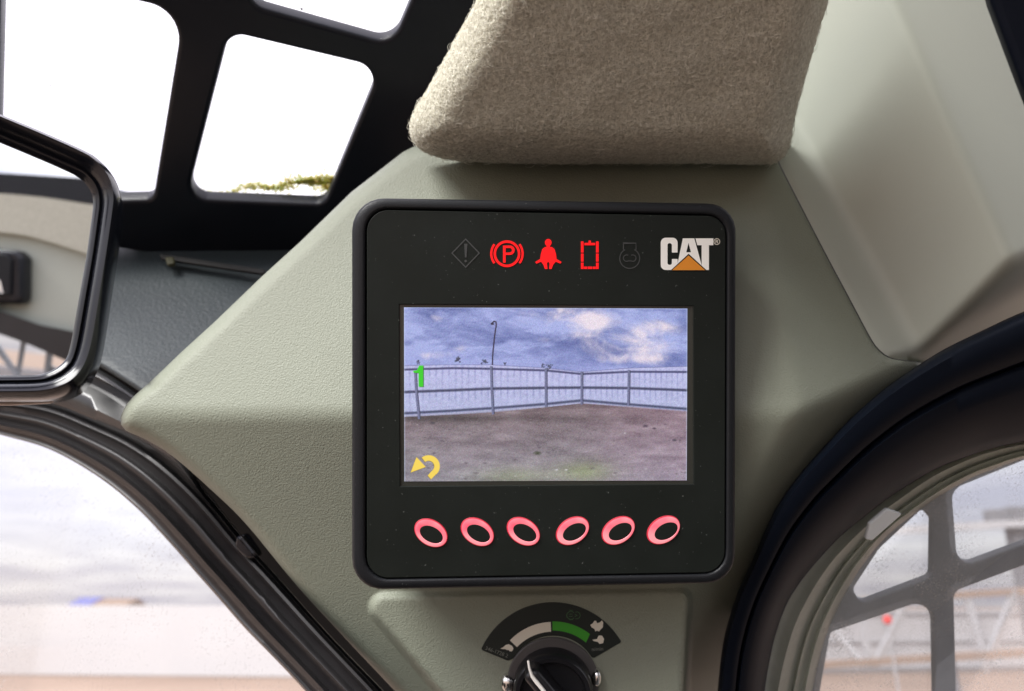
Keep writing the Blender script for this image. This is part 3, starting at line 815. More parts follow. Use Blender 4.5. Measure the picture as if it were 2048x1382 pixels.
# ------------------------------------------------------------------ mirror
MPl = Plane(MP, MN)
mo_ = cr([(-330, 205), (-150, 195), (-60, 208), (0, 235), (94, 274), (179, 312), (207, 331), (231, 360), (244, 398), (242, 435), (221, 576), (202, 694), (184, 746), (155, 780), (108, 797), (40, 801), (-200, 801), (-330, 800)], 110)
mi_ = cr([(-300, 258), (-150, 250), (-60, 260), (0, 285), (60, 310), (118, 335), (158, 355), (180, 378), (187, 404), (182, 450), (172, 520), (155, 615), (141, 692), (128, 724), (92, 746), (40, 751), (-200, 751), (-300, 750)], 110)
mir = empty('rear_view_mirror', MPl.wpt(0, 500), 'rear view mirror in a thick glossy black frame at the left edge', 'mirror')
def mirror_frame():
    A = [MPl.uv(x, y) for x, y in mo_]; B = [MPl.uv(x, y) for x, y in mi_]
    prof = [(0, -.024), (0, -.004), (.03, .004), (.12, .010), (.28, .013), (.46, .0115), (.60, .0075), (.68, .0035), (.74, .003), (.78, .0045), (.86, .004), (.95, .002), (1.0, .0005), (1.03, -.001)]
    V, F = [], []; n = len(A)
    for t, h in prof:
        for (a, b) in zip(A, B):
            V.append(MPl.at(a[0] + (b[0] - a[0]) * t, a[1] + (b[1] - a[1]) * t, h))
    for j in range(len(prof) - 1):
        for i in range(n - 1): F.append([j * n + i, j * n + i + 1, (j + 1) * n + i + 1, (j + 1) * n + i])
    return auto_smooth(link('frame', V, F, M['mframe'], mir), 60)
mirror_frame()
plate('mirror_glass', MPl, [[tuple(q) for q in (mi_ + (mi_ - mo_) * -.06)]], .002, .0001, M['mirror'], mir, off=.0)
plate('back_shell', MPl, [[tuple(q) for q in (mo_ + (mi_ - mo_) * .04)]], .016, .002, M['mframe'], mir, off=-.006)
plate('rim_light_strip', MPl, [rpoly([(-300, 780), (110, 780), (128, 790), (100, 806), (20, 810), (-300, 806)], 4)], .006, .002, M['rimlight'], mir, off=-.012)  # strip added to paint the rim light under the mirror frame

# ------------------------------------------------------------------ what the mirror shows: the rear of the cab
VD = 1.30
def wv(D): return lambda x, y: np.full(np.shape(x), 1 / D)
VPl = Plane((0, 0, VD), (0, 0, -1), mapping=1)
VPf = Plane((0, 0, VD - .03), (0, 0, -1), mapping=1)
rh = panel('rear_headliner', cr([(-420, 372), (0, 387), (188, 410), (330, 432), (430, 445)], 30).tolist() + cr([(430, 590), (330, 560), (186, 512), (100, 484), (0, 464), (-420, 425)], 30).tolist(), wv(1.27), M['fabric'], step=14, mapping=VP, skirt=.02)
tag(rh, 'beige felt rear headliner seen in the mirror', 'headliner')
rb = panel('rear_roof_rail', cr([(-420, 322), (0, 346), (160, 356), (430, 374)], 20).tolist() + [(430, 470), (0, 410), (-420, 390)], wv(1.29), M['mframe'], step=20, mapping=VP, skirt=.04)
tag(rb, 'glossy black rear roof rail seen in the mirror above the felt', 'roof rail')
rp = panel('rear_trim_panel', [(-420, 415), (0, 440), (186, 490), (430, 560), (430, 760), (150, 668), (80, 655), (0, 626), (-420, 500)], wv(1.285), M['trim_smooth'], step=14, mapping=VP, skirt=.02)
tag(rp, 'pale grey rear trim panel seen in the mirror', 'trim panel')
rf = panel('rear_window_frame', [(-420, 480), (0, 622), (80, 650), (150, 664), (430, 750), (430, 850), (132, 722), (60, 690), (0, 668), (-420, 540)], wv(1.26), M['rubber'], step=16, mapping=VP, skirt=.03)
tag(rf, 'black rear window frame seen in the mirror under the trim panel', 'window frame')
sw = empty('rear_speaker', VPl.wpt(10, 555), 'black rounded box with a pale mark, seen in the mirror at the left edge', 'speaker')
plate('body', VPl, [rpoly([(-60, 492), (34, 500), (45, 514), (44, 596), (36, 608), (-60, 606)], [6, 14, 8, 12, 12, 6])], .03, .008, M['mframe'], sw, off=.045)
plate('face', VPl, [rpoly([(-60, 505), (10, 507), (22, 520), (20, 590), (-60, 592)], 6)], .006, .002, M['housing'], sw, off=.050)
flat('mark', VPl, [[[(-14, 586), (-6, 560), (0, 560), (6, 586), (0, 586), (-3, 575), (-7, 575), (-9, 586)]]], .0520, M['white'], sw)
rg = empty('rear_window_guard', VPl.wpt(60, 720), 'grey bar guard over the rear window, seen at the bottom of the mirror', 'window guard')
for i, (a, b) in enumerate((((-30, 660), (36, 752)), ((48, 680), (34, 760)), ((100, 700), (90, 780)), ((100, 735), (160, 760)), ((-60, 700), (-80, 800)))):
    boxes('bar', [(VP(*a, 1.31 + i * .006), VP(*b, 1.31 + i * .006), .004, .004, (0, 0, 1))], M['guard'], rg)

# ================================================================== right window
archO = [(2300, 560), (2160, 588), (2048, 628), (1960, 668), (1894, 700), (1844, 730), (1785, 769), (1740, 805), (1696, 845), (1647, 897), (1597, 954), (1548, 1026), (1509, 1115), (1474, 1194), (1449, 1282), (1437, 1382), (1432, 1480)]
archI = [(2300, 850), (2160, 858), (2048, 880), (1990, 893), (1939, 909), (1867, 938), (1794, 982), (1757, 1008), (1722, 1036), (1690, 1062), (1660, 1091), (1613, 1145), (1576, 1200), (1551, 1265), (1536, 1330), (1527, 1395), (1520, 1490)]
dA = wplane((2048, 640, .385), (1500, 1100, .405), (2000, 1100, .425))
def darch(x, y): return 1 / dA(x, y)
aprof = [(-.02, .055), (-.01, .03), (0, .018), (.03, .010), (.08, .006), (.2, .004), (.36, .004), (.375, .009), (.385, .012), (.40, .0075), (.45, .0045), (.6, .0045), (.8, .012), (.93, .022), (1.0, .034), (1.01, .045), (1.02, .080)]
rw = empty('right_window', P(1700, 1100, .43), 'round topped right cab window in a wide black moulding', 'window')
loft('frame', strip_rails(archO, archI, aprof, 110, darch), M['arch'], rw)
glassO = [(2300, 860), (2160, 868), (2048, 889), (1990, 902), (1939, 919), (1867, 953), (1794, 1002), (1757, 1030), (1722, 1062), (1690, 1094), (1660, 1128), (1625, 1180), (1594, 1240), (1574, 1300), (1560, 1360), (1550, 1420), (1546, 1500)]
grilO = [(2300, 885), (2160, 896), (2048, 918), (1990, 938), (1939, 958), (1867, 1000), (1812, 1040), (1785, 1062), (1757, 1090), (1735, 1118), (1712, 1150), (1682, 1203), (1655, 1262), (1638, 1320), (1625, 1382), (1618, 1430), (1614, 1510)]
def dglass(x, y): return darch(x, y) + .052
loft('glass_edge', strip_rails(glassO, grilO, [(-.95, .022), (-.35, .010), (-.15, .004), (.0, -.001), (.12, .001), (.35, .006), (.42, .0075), (.46, .003), (.7, .006), (.78, .002), (.9, .006), (1.0, .014)], 100, dglass), M['lightgreen'], rw)
GPl = Plane.three((2048, 1000, 1 / dA(2048, 1000) + .062), (1700, 1150, 1 / dA(1700, 1150) + .062), (1900, 1382, 1 / dA(1900, 1382) + .062))
gl = [tuple(q) for q in cr([(x - 6, y - 6) for x, y in glassO], 60)] + [(2300, 1600)]
plate('pane', GPl, [gl[:-1] + [(1546, 1700), (2300, 1700)]], .003, .001, M['doorpane'], rw)
plate('tab', GPl, [rpoly([(1739, 1048), (1775, 1018), (1806, 1028), (1745, 1082), (1732, 1080)], 3)], .003, .001, M['tab'], rw, off=.03)
# guard behind the glass
BP = Plane.three((2048, 1000, .485), (1700, 1150, .49), (1900, 1382, .51))
ga = rpoly([(1846, 1018), (1866, 1040), (1864, 1154), (1724, 1207), (1706, 1180), (1760, 1098)], [10, 12, 14, 20, 16, 60], 8)
gb = rpoly([(1905, 980), (2048, 922), (2260, 862), (2260, 1015), (2048, 1088), (1917, 1136)], [30, 60, 0, 0, 40, 28], 8)
gc = rpoly([(1662, 1266), (1868, 1196), (1876, 1640), (1610, 1640), (1640, 1390)], [10, 36, 0, 0, 30], 8)
gd = rpoly([(1909, 1184), (2048, 1132), (2260, 1058), (2260, 1640), (1920, 1640)], [22, 40, 0, 0, 0], 8)
go = [tuple(q) for q in cr([(x - 34, y - 26) for x, y in grilO], 60)] + [(1590, 1680), (2340, 1680)]
gu = plate('window_guard', BP, [go, ga, gb, gc, gd], .006, .0015, M['guard'])
tag(gu, 'grey steel guard plate with rounded openings outside the right window', 'window guard')

# ================================================================== unseen slabs added round and behind the camera to shade the cab
def slab(name, x0, x1, y0, y1, d0, d1, m, par):
    V = [W(x, y, d) for x in (x0, x1) for y in (y0, y1) for d in (d0, d1)]
    return link(name, np.array(V), [[0, 1, 3, 2], [4, 6, 7, 5], [0, 4, 5, 1], [2, 3, 7, 6], [0, 2, 6, 4], [1, 5, 7, 3]], m, par, smooth=False)
shell = empty('shade_shell', W(.1, -1.1, -.4), None, None, kind='structure')
slab('shade_floor', -.55, 1.0, -1.25, -1.2, -1.2, .45, M['dark'], shell)
slab('shade_right', .62, .66, -1.2, .6, -1.2, .30, M['shell'], shell)
slab('shade_ceiling', -.15, .66, .50, .54, -.10, .22, M['shell'], shell)
slab('shade_ceiling', .13, .66, .50, .54, .221, .38, M['shell'], shell)  # extra slab added to darken the upper right trim
slab('shade_left', -.80, -.76, -1.2, -.24, -1.2, .12, M['dark'], shell)  # added to block warm bounce from the ground at left
slab('shade_rear', -.45, .66, -1.2, -.18, -1.2, -1.16, M['dark'], shell)

# ================================================================== monitor
DM0 = .378
MNn = np.array((.058, 0, -1.0)); MO = Plane((0, 0, DM0), MNn)
mon = empty('display_monitor', MO.wpt(1087, 790, -.02), 'black cab display with a lit camera screen and six pink buttons', 'monitor')
outer = rpoly([(702, 393), (1475, 405), (1473, 1169), (702, 1183)], [64, 56, 58, 60], 14)
rim_in = rpoly([(730, 416), (1455, 429), (1453, 1148), (730, 1160)], [46, 42, 46, 46], 12)
def housing():
    A = [MO.uv(x, y) for x, y in outer]; C = [MO.uv(x, y) for x, y in rim_in]
    # resample both loops to the same count by angle
    def rs(L_, n=240):
        L_ = np.array(L_ + [L_[0]]); c = (np.array(MO.uv(1088, 788)))
        ang = np.unwrap(np.arctan2(L_[:, 1] - c[1], L_[:, 0] - c[0])); r = np.hypot(L_[:, 0] - c[0], L_[:, 1] - c[1])
        if ang[-1] < ang[0]: ang, r = ang[::-1], r[::-1]
        # dense first
        dense_a, dense = [], []
        LL = L_ if True else L_
        pts = densify(L_, .0008, closed=False)
        a = np.arctan2(pts[:, 1] - c[1], pts[:, 0] - c[0]); o = np.argsort(a)
        tt = np.linspace(-math.pi, math.pi, n, endpoint=False)
        rr = np.hypot(pts[:, 0] - c[0], pts[:, 1] - c[1])
        q = np.interp(tt, a[o], rr[o], period=2 * math.pi)
        return np.column_stack([c[0] + q * np.cos(tt), c[1] + q * np.sin(tt)])
    a, b = rs(A), rs(C); n = len(a)
    prof = [(.10, -.075), (.06, -.016), (0, -.014), (-.02, -.012), (0, -.0035), (.06, -.0018), (.16, -.0007), (.3, 0), (.82, .0005), (.93, .0002), (1.0, -.0006), (1.03, -.0022), (1.05, -.004)]
    V, F = [], []
    for t, h in prof:
        for i in range(n):
            q = a[i] + (b[i] - a[i]) * t; V.append(MO.at(q[0], q[1], h))
    for j in range(len(prof) - 1):
        for i in range(n): F.append([j * n + i, j * n + (i + 1) % n, (j + 1) * n + (i + 1) % n, (j + 1) * n + i])
    return auto_smooth(link('housing', V, F, M['housing'], mon), 55)
housing()
face_out = rpoly([(733.5, 419), (1452, 432), (1450, 1145), (733.5, 1157)], [43, 39, 43, 43], 12)
faceplate = plate('faceplate', MO, [face_out, [(799, 609), (1387, 612), (1387, 968), (800, 973)]], .004, .0005, M['face'], mon, off=-.0002)
plate('screen_surround', MO, [[(790, 600), (1396, 603), (1396, 978), (790, 982)]], .003, .0004, M['bezel'], mon, off=-.0011)

# screen picture painted per vertex (a lit screen is flat in the photo)
def vnoise(h, w, fy, fx, seed, octv=5, rough=.55):
    r = np.random.default_rng(seed); out = np.zeros((h, w)); amp = 1; tot = 0
    for o in range(octv):
        gy, gx = int(fy * 2 ** o) + 3, int(fx * 2 ** o) + 3; g_ = r.random((gy, gx))
        y = np.linspace(0, gy - 2.001, h); x = np.linspace(0, gx - 2.001, w)
        yi, xi = y.astype(int), x.astype(int); yf, xf = sstep(y - yi)[:, None], sstep(x - xi)[None]
        a = g_[yi][:, xi]; b = g_[yi][:, xi + 1]; c = g_[yi + 1][:, xi]; d = g_[yi + 1][:, xi + 1]
        out += amp * ((a * (1 - xf) + b * xf) * (1 - yf) + (c * (1 - xf) + d * xf) * yf); tot += amp; amp *= rough
    return out / tot
def screen_picture(h=340, w=560):
    X, Y = np.meshgrid(np.linspace(90, 1937, w), np.linspace(80, 1210, h))
    pts = np.column_stack([X.ravel(), Y.ravel()])
    def lerp(a, b, t): return np.array(a, float) * (1 - t[..., None]) + np.array(b, float) * t[..., None]
    # sky
    n = vnoise(h, w, 6, 7, 3, 6, .66); wx = (vnoise(h, w, 5, 5, 40, 4) - .5) * 60; ii = np.clip(np.arange(h)[:, None] + wx * .6, 0, h - 1).astype(int); jj = np.clip(np.arange(w)[None] + wx * 1.6, 0, w - 1).astype(int); n = n[ii, jj]; n2 = vnoise(h, w, 10, 5, 8, 6, .62)[ii, jj]
    def blob(cx, cy, sx, sy): return np.exp(-((X - cx) / sx) ** 2 - ((Y - cy) / sy) ** 2)
    warm = 1.0 * blob(1120, 110, 230, 75) + .85 * blob(1330, 170, 130, 50) + 1.0 * blob(1560, 300, 230, 80) + .6 * blob(1720, 200, 160, 45) + .8 * blob(1620, 410, 220, 35) + .6 * blob(300, 145, 60, 30) + .5 * blob(1230, 255, 60, 22) + .35 * blob(520, 350, 120, 30) + .3 * blob(980, 290, 70, 18) + .4 * blob(250, 390, 160, 25)
    warm = np.clip(warm * 1.15 + (n - .5) * 3.0 * (.35 + warm) - .18, 0, 1) * .92
    dk = np.clip(.42 + (n2 - .5) * 3.4 + .25 * (Y < 300) * 0, 0, 1)
    sky = lerp((164, 174, 226), (98, 110, 168), dk)
    sky = sky * (1 - .55 * np.clip((Y - 330) / 200, 0, 1)[..., None]) + np.array((146, 154, 210)) * .55 * np.clip((Y - 330) / 200, 0, 1)[..., None]
    img = sky * (1 - warm[..., None]) + np.array((236, 222, 232)) * warm[..., None]
    # ground
    gn = vnoise(h, w, 22, 10, 21, 6, .7); gn2 = vnoise(h, w, 5, 4, 5, 3, .5)
    t = np.clip((Y - 700) / 500, 0, 1)
    gr = lerp((126, 110, 116), (148, 142, 152), t) + (gn - .5)[..., None] * 75 + (gn2 - .5)[..., None] * np.array((26, 20, 22))
    gr = gr + np.array((12, 4, 10)) * np.clip((X - 1000) / 900, 0, 1)[..., None]
    gb_ = np.clip(blob(1260, 1150, 180, 70) + .7 * blob(800, 1180, 250, 60) + .5 * blob(200, 830, 500, 60) * 0, 0, 1)
    gr = gr * (1 - .5 * gb_[..., None]) + np.array((140, 158, 98)) * .5 * gb_[..., None]
    sh = np.clip(blob(200, 800, 900, 26) + blob(1250, 715, 300, 20) * .5, 0, 1); gr = gr * (1 - .35 * sh[..., None])
    bot = np.interp(X, [90, 400, 650, 1000, 1240, 1550, 1937], [790, 775, 760, 728, 702, 722, 752])
    top = np.interp(X, [90, 400, 650, 1000, 1240, 1550, 1937], [458, 452, 452, 472, 497, 472, 460])
    rail1 = np.interp(X, [90, 400, 650, 1000, 1240, 1550, 1937], [484, 474, 478, 488, 511, 496, 497])
    rail2 = np.interp(X, [90, 400, 650, 1000, 1240, 1550, 1937], [630, 618, 607, 602, 600, 603, 617])
    rail3 = np.interp(X, [90, 400, 650, 1000, 1240, 1550, 1937], [768, 751, 735, 708, 684, 710, 740])
    def cover(img, m, col): m = np.clip(m, 0, 1)[..., None]; return img * (1 - m) + np.array(col, float) * m
    m = np.clip((Y - bot) / 4 + .5, 0, 1); img = img * (1 - m[..., None]) + gr * m[..., None]
    fm = np.clip((Y - top) / 4 + .5, 0, 1) * np.clip((bot - Y) / 4 + .5, 0, 1)
    fc = lerp((186, 188, 228), (178, 183, 220), np.clip((Y - 480) / 250, 0, 1))
    sp = np.where(X < 1240, 44 - 10 * (X - 90) / 1150, 30 + 8 * (X - 1240) / 700)
    ph = np.where(X < 1240, X / 42.0, X / 36.0)
    rib = np.clip((np.cos(ph * 2 * math.pi) - .2) / .8, 0, 1) ** 1.3 * (.35 + .65 * vnoise(h, w, 14, 30, 4, 3))
    fc = fc - (rib * np.clip(1.15 - np.minimum(np.abs(Y - rail1), np.abs(Y - rail2)) / 75 - (Y < rail1) * .6 - ((Y < rail2) & (np.abs(Y - rail2) < 40)) * .5, .12, 1))[..., None] * np.array((46, 44, 36)) + (vnoise(h, w, 60, 90, 9, 2) - .5)[..., None] * 22
    img = img * (1 - fm[..., None]) + fc * fm[..., None]
    lower = fm * np.clip((Y - rail3 - 10) / 5, 0, 1); img = cover(img, lower * .8, (150, 150, 172))
    thin = np.clip(1 - np.abs(Y - top) / 3.5, 0, 1); img = cover(img, thin * .75, (96, 98, 144))
    for rl, w2, cc in ((rail1, 8, (66, 68, 108)), (rail2, 10, (64, 68, 98)), (rail3, 10, (72, 78, 108))):
        img = cover(img, np.clip(1.3 - np.abs(Y - rl) / w2, 0, 1), cc)
        img = cover(img, np.clip(1.1 - np.abs(Y - rl - 1.6 * w2) / 4, 0, 1) * .5, (190, 190, 232))
    def line(img, p, w_, col, k=1.0):
        d = seg_dist(pts, p).reshape(h, w); return cover(img, np.clip((w_ / 2 - d) / 3 + .5, 0, 1) * k, col)
    for p in ([(160, 500), (166, 620), (184, 800)], [(648, 466), (652, 620), (660, 770)], [(1003, 482), (1005, 722)], [(1238, 500), (1238, 706)], [(1549, 490), (1546, 712)]):
        img = line(img, [(x + 8, y) for x, y in p], 9, (54, 58, 86), .9); img = line(img, p, 14, (112, 116, 150))
    img = line(img, [(657, 450), (660, 380), (672, 260), (683, 190), (680, 172), (668, 168), (656, 180)], 9, (48, 44, 74))
    img = line(img, [(652, 184), (662, 186)], 12, (40, 40, 66))
    r = np.random.default_rng(5)
    for cx, cy, s in ((182, 436, 14), (437, 425, 22), (605, 432, 17), (590, 443, 8), (737, 444, 11), (985, 456, 13), (1028, 458, 17)):
        for k in range(14):
            a = r.normal(0, .5, 2) * s; img = cover(img, np.clip(1.4 - np.hypot(X - cx - a[0] * (1 if s < 20 else .8), Y - cy - a[1]) / (s * .28), 0, 1) * .8, (58, 64, 86))
    for k in range(70):
        cx, cy = r.uniform(90, 1937), r.uniform(800, 1200); s = r.uniform(2, 7) * (.5 + (cy - 700) / 500)
        img = cover(img, np.clip(1.2 - np.hypot((X - cx) / (2.2), Y - cy) / s, 0, 1) * .45, (74, 66, 76) if r.random() < .75 else (200, 200, 205))
    for cx, cy, s, col in ((950, 1028, 13, (60, 66, 48)), (1660, 852, 9, (70, 56, 72)), (1720, 868, 7, (72, 60, 74)), (1855, 945, 8, (70, 62, 76)), (1075, 1138, 6, (205, 205, 212)), (1138, 1138, 6, (210, 210, 215)), (1525, 898, 4, (215, 208, 215)), (270, 830, 9, (70, 66, 74))):
        img = cover(img, np.clip(1.3 - np.hypot((X - cx) / 2, Y - cy) / s, 0, 1) * .8, col)
    # pixel grid and sensor noise
    img = img + r.normal(0, 9, (h, w, 1)) + r.normal(0, 4, (h, w, 3))
    def fillp(img, poly, col, k=1):
        ins = inside(pts, np.array(poly, float)).reshape(h, w); d = seg_dist(pts, poly, True).reshape(h, w)
        sdv = np.where(ins, d, -d); return cover(img, np.clip(sdv / 3 + .5, 0, 1) * k, col)
    one = [(146, 492), (172, 488), (186, 457), (212, 457), (212, 594), (183, 594), (183, 505), (150, 502)]
    img = fillp(img, [(x + 4, y + 4) for x, y in one], (12, 70, 10)); img = fillp(img, one, (120, 240, 110)); 
    img = fillp(img, [(x * .94 + 11.2, y * .975 + 13.5) for x, y in one], (48, 205, 30))
    arcp = arc(246, 1112, 72, 128, -48, 30) + arc(246, 1112, 36, -48, 128, 30)
    head = [(131, 1152), (168, 1052), (228, 1116)]
    tail = [(293, 1164), (262, 1197), (240, 1172), (270, 1138)]
    for q in (arcp, head, tail): img = fillp(img, [(x - 2, y + 3) for x, y in q], (120, 96, 30), .7)
    for q in (arcp, head, tail): img = fillp(img, q, (246, 214, 92))
    # bright backlight rim at the edges
    ed = np.minimum(np.minimum(X - 90, 1937 - X) / 10, (Y - 80) / 8); img = cover(img, np.clip(1 - ed, 0, 1) * .5, (205, 220, 250))
    return np.clip(img, 0, 255)
def build_screen():
    img = screen_picture(); h, w, _ = img.shape
    cs = [(807.7, 614.6), (1375.8, 617.0), (1374.6, 961.5), (808.3, 963.5)]
    uv = [np.array(MO.uv(*c)) for c in cs]
    s = np.linspace(0, 1, w)[None, :, None]; t = np.linspace(0, 1, h)[:, None, None]
    g_ = (uv[0] * (1 - s) + uv[1] * s) * (1 - t) + (uv[3] * (1 - s) + uv[2] * s) * t
    g_ = g_.reshape(-1, 2)
    q = MO.p + g_[:, :1] * MO.u + g_[:, 1:] * MO.v - .0009 * MO.n
    V = W(q[:, 0], q[:, 1], q[:, 2])
    idx = np.arange(h * w).reshape(h, w)
    F = np.stack([idx[1:, :-1], idx[1:, 1:], idx[:-1, 1:], idx[:-1, :-1]], -1).reshape(-1, 4)
    m = bpy.data.materials.new('lit_camera_screen'); m.use_nodes = True
    nt = m.node_tree; b = nt.nodes['Principled BSDF']
    at = nt.nodes.new('ShaderNodeAttribute'); at.attribute_name = 'picture'
    nt.links.new(at.outputs['Color'], b.inputs['Emission Color']); b.inputs['Emission Strength'].default_value = 1.0 / EXK
    b.inputs['Base Color'].default_value = (.01, .01, .01, 1); b.inputs['Roughness'].default_value = .25
    o = link('screen', V, F.tolist(), m, mon, smooth=False)
    c = img.reshape(-1, 3) / 255
    lin = np.where(c <= .04045, c / 12.92, ((c + .055) / 1.055) ** 2.4)
    at_ = o.data.attributes.new('picture', 'FLOAT_COLOR', 'POINT')
    at_.data.foreach_set('color', np.column_stack([lin, np.ones(len(lin))]).astype(np.float32).ravel())
    return o
build_screen()

# symbols (traced in a 3.4133x enlargement)
def Z(pts): return [(880 + x / 3.4133, 450 + y / 3.4133) for x, y in pts]
def ZS(pts, w, closed=False): return [Z(l) for l in stroke(pts, w, closed)]
OF = .00002
def sym(name, polys, m, label): 
    o = flat(name, MO, polys, OF, m, mon); o['label'] = label; return o
sym('warning_symbol', [ZS([(175, 96), (268, 192), (175, 288), (82, 192)], 8, True), [Z([(165, 128), (187, 128), (181, 222), (170, 222)])], [Z(ell(175, 246, 9, 9, 0, 14))]], M['dimprint'], 'unlit diamond warning symbol')
pk = [ZS(arc(457, 196, 83, 0, 352.5, 47), 17, True), ZS(arc(457, 196, 107, 143, 217, 14), 15), ZS(arc(457, 196, 107, 37, -37, 14), 15),
      [Z([(430, 140), (448, 140), (448, 258), (430, 256)])],
      [Z([(448, 140), (478, 140)] + arc(478, 172, 32, 90, -90, 14) + [(448, 204), (448, 188)] + [(476, 188)] + arc(476, 172, 15, -90, 90, 12) + [(448, 157)])]]
sym('parking_brake_symbol', pk, M['red'], 'lit red parking brake symbol')
body = [(716, 150), (764, 150), (782, 165), (792, 200), (796, 232), (830, 252), (822, 264), (790, 250), (772, 272), (762, 300), (745, 300), (748, 262), (738, 250), (730, 262), (734, 300), (716, 300), (706, 272), (690, 250), (658, 264), (650, 252), (684, 232), (688, 200), (698, 165)]
sym('seat_belt_symbol', [[Z(ell(739, 120, 23, 25, 0, 24))], [Z(body)], [Z([(728, 140), (750, 140), (752, 154), (726, 154)])]], M['red'], 'lit red seat belt symbol')
bars = []
for x in (971, 1074):
    for y0, y1 in ((112, 188), (195, 250), (257, 300)): bars.append([Z([(x - 9, y0), (x + 9, y0), (x + 9, y1), (x - 9, y1)])])
bars += [[Z([(986, 122), (1014, 122), (1014, 106), (1030, 106), (1030, 122), (1060, 122), (1060, 138), (986, 138)])],
         [Z([(982, 284), (1004, 284), (1004, 300), (982, 300)])], [Z([(1008, 284), (1040, 284), (1040, 300), (1008, 300)])], [Z([(1044, 284), (1063, 284), (1063, 300), (1044, 300)])]]
sym('hydraulic_lock_symbol', bars, M['red'], 'lit red dashed rectangle symbol')
sym('glow_plug_symbol', [ZS(arc(1295, 228, 68, 118, 422, 40), 7), ZS([(1252, 168), (1252, 124), (1338, 124), (1338, 168)], 7), ZS(arc(1274, 226, 22, 60, 300, 18) + arc(1316, 226, 22, -120, 120, 18), 6)], M['dimprint'], 'unlit engine coil symbol')
# maker's emblem
logo = empty('emblem', MO.wpt(1375, 508), None, None); logo.parent = mon; logo.location = MO.wpt(1375, 508) - mon.location
C_ = rpoly([(1507, 87), (1622, 87), (1622, 188), (1583, 188), (1583, 124), (1553, 124), (1553, 272), (1583, 272), (1583, 232), (1622, 232), (1622, 307), (1507, 307)], [34, 34, 3, 3, 14, 14, 14, 14, 3, 3, 30, 34], 6)
A_ = [(1658, 91), (1736, 91), (1783, 262), (1790, 305), (1608, 305), (1622, 262)]
Ah = [(1697, 122), (1681, 186), (1713, 186)]
T_ = [(1744, 91), (1866, 91), (1866, 138), (1836, 138), (1836, 307), (1786, 307), (1786, 138), (1757, 138)]
flat('letters', MO, [[Z(C_)], [Z(A_), Z(Ah)], [Z(T_)]], OF, M['white'], logo)
flat('triangle_edge', MO, [[Z([(1697, 196), (1572, 312), (1824, 312)])]], OF + 3e-5, M['face'], logo)
flat('triangle', MO, [[Z([(1697, 208), (1584, 308), (1810, 308)])]], OF + 4.5e-5, M['orange'], logo)
flat('registered_mark', MO, [ZS(arc(1890, 113, 20, 0, 345, 23), 4, True), [Z([(1881, 102), (1885, 102), (1885, 124), (1881, 124)])], ZS([(1884, 104), (1893, 104), (1897, 109), (1893, 113), (1885, 113)], 4), ZS([(1890, 113), (1898, 124)], 4)], OF, M['cream'], logo)

# buttons
def Zb(pts): return [(800 + x / 3.4133, 1000 + y / 3.4133) for x, y in pts]
bt = [((211, 224), (214, 234), 1), ((528, 217), (536, 227), 1), ((842, 214), (852, 222), 1), ((1178, 210), (1190, 217), -1), ((1490, 208), (1503, 215), -1), ((1798, 204), (1816, 212), -1)]
for (oc, ic, s) in bt:
    e = empty('button', MO.wpt(*Zb([oc])[0]), None, None); e.parent = mon; e.location = e.location - mon.location
    o1 = Zb(ell(*oc, 120.5, 86, 32 * s)); o2 = Zb(ell(*ic, 85, 52, 28 * s))
    def ring():
        A = [MO.uv(x, y) for x, y in o1]; B = [MO.uv(x, y) for x, y in o2]
        V, F = [], []; n = len(A); prof_ = [(-.05, .00002), (.12, .00035), (.35, .0006), (.7, .0006), (.9, .0005), (1, .0003)]
        for t, hh in prof_:
            for a, b in zip(A, B): V.append(MO.at(a[0] + (b[0] - a[0]) * t, a[1] + (b[1] - a[1]) * t, hh))
        for j in range(len(prof_) - 1):
            for i in range(n): F.append([j * n + i, j * n + (i + 1) % n, (j + 1) * n + (i + 1) % n, (j + 1) * n + i])
        fm = [1 if j == 0 else 0 for j in range(len(prof_) - 1) for i in range(n)]
        link('ring', V, F, M['ring'], e, mats=[M['ring'], M['ringedge']], fmat=fm)
    ring()
    plate('cap', MO, [o2], .003, .0004, M['face'], e, off=.0004)

# ================================================================== throttle dial
def dpt(x, y): return (x, y, float(1 / w_console(np.array([x]), np.array([y]))[0]))
def dpt(x, y): return (x, y, float(1 / wP(x, y)))
DP = Plane.three(dpt(980, 1230), dpt(1230, 1240), dpt(1105, 1385))
def Zd(pts): return [(940 + x / 6.0235, 1180 + y / 6.0235) for x, y in pts]
dc = (1000, 1100)
dial = empty('throttle_dial', DP.wpt(*Zd([dc])[0]), 'black rotary throttle knob over a fan shaped decal with cream and green bands', 'dial')
fan = rpoly([(q) for q in arc(*dc, 948, 152, 31.5, 40)] + arc(*dc, 560, 24, 160, 30)[::1], [0] * 72, 1)
fan = Zd(arc(*dc, 948, 155.5, 31.5, 46) + [(1820, 618), (1812, 636), (1500, 818), (1478, 815)] + arc(*dc, 548, 32, 150, 34) + [(495, 838)  , (462, 852), (440, 848), (156, 732), (138, 712)])
plate('decal', DP, [fan], .0008, .0002, M['decal'], dial, off=.0006)
OD = .00063
def band(r0, r1_, a0, a1): return Zd(arc(*dc, r1_, a0, a1, 20) + arc(*dc, r0, a1, a0, 20))
flat('cream_band', DP, [[band(598, 716, 136.5, 92.2)]], OD, M['cream'], dial)
flat('green_band', DP, [[Zd(arc(*dc, 722, 90.5, 52, 20) + arc(*dc, 612, 49.5, 90.5, 20))]], OD, M['green'], dial)
turtle = [(366, 705), (400, 690), (430, 662), (465, 652), (505, 672), (522, 700), (515, 725), (500, 740), (478, 738), (470, 725), (440, 722), (425, 712), (400, 712)]
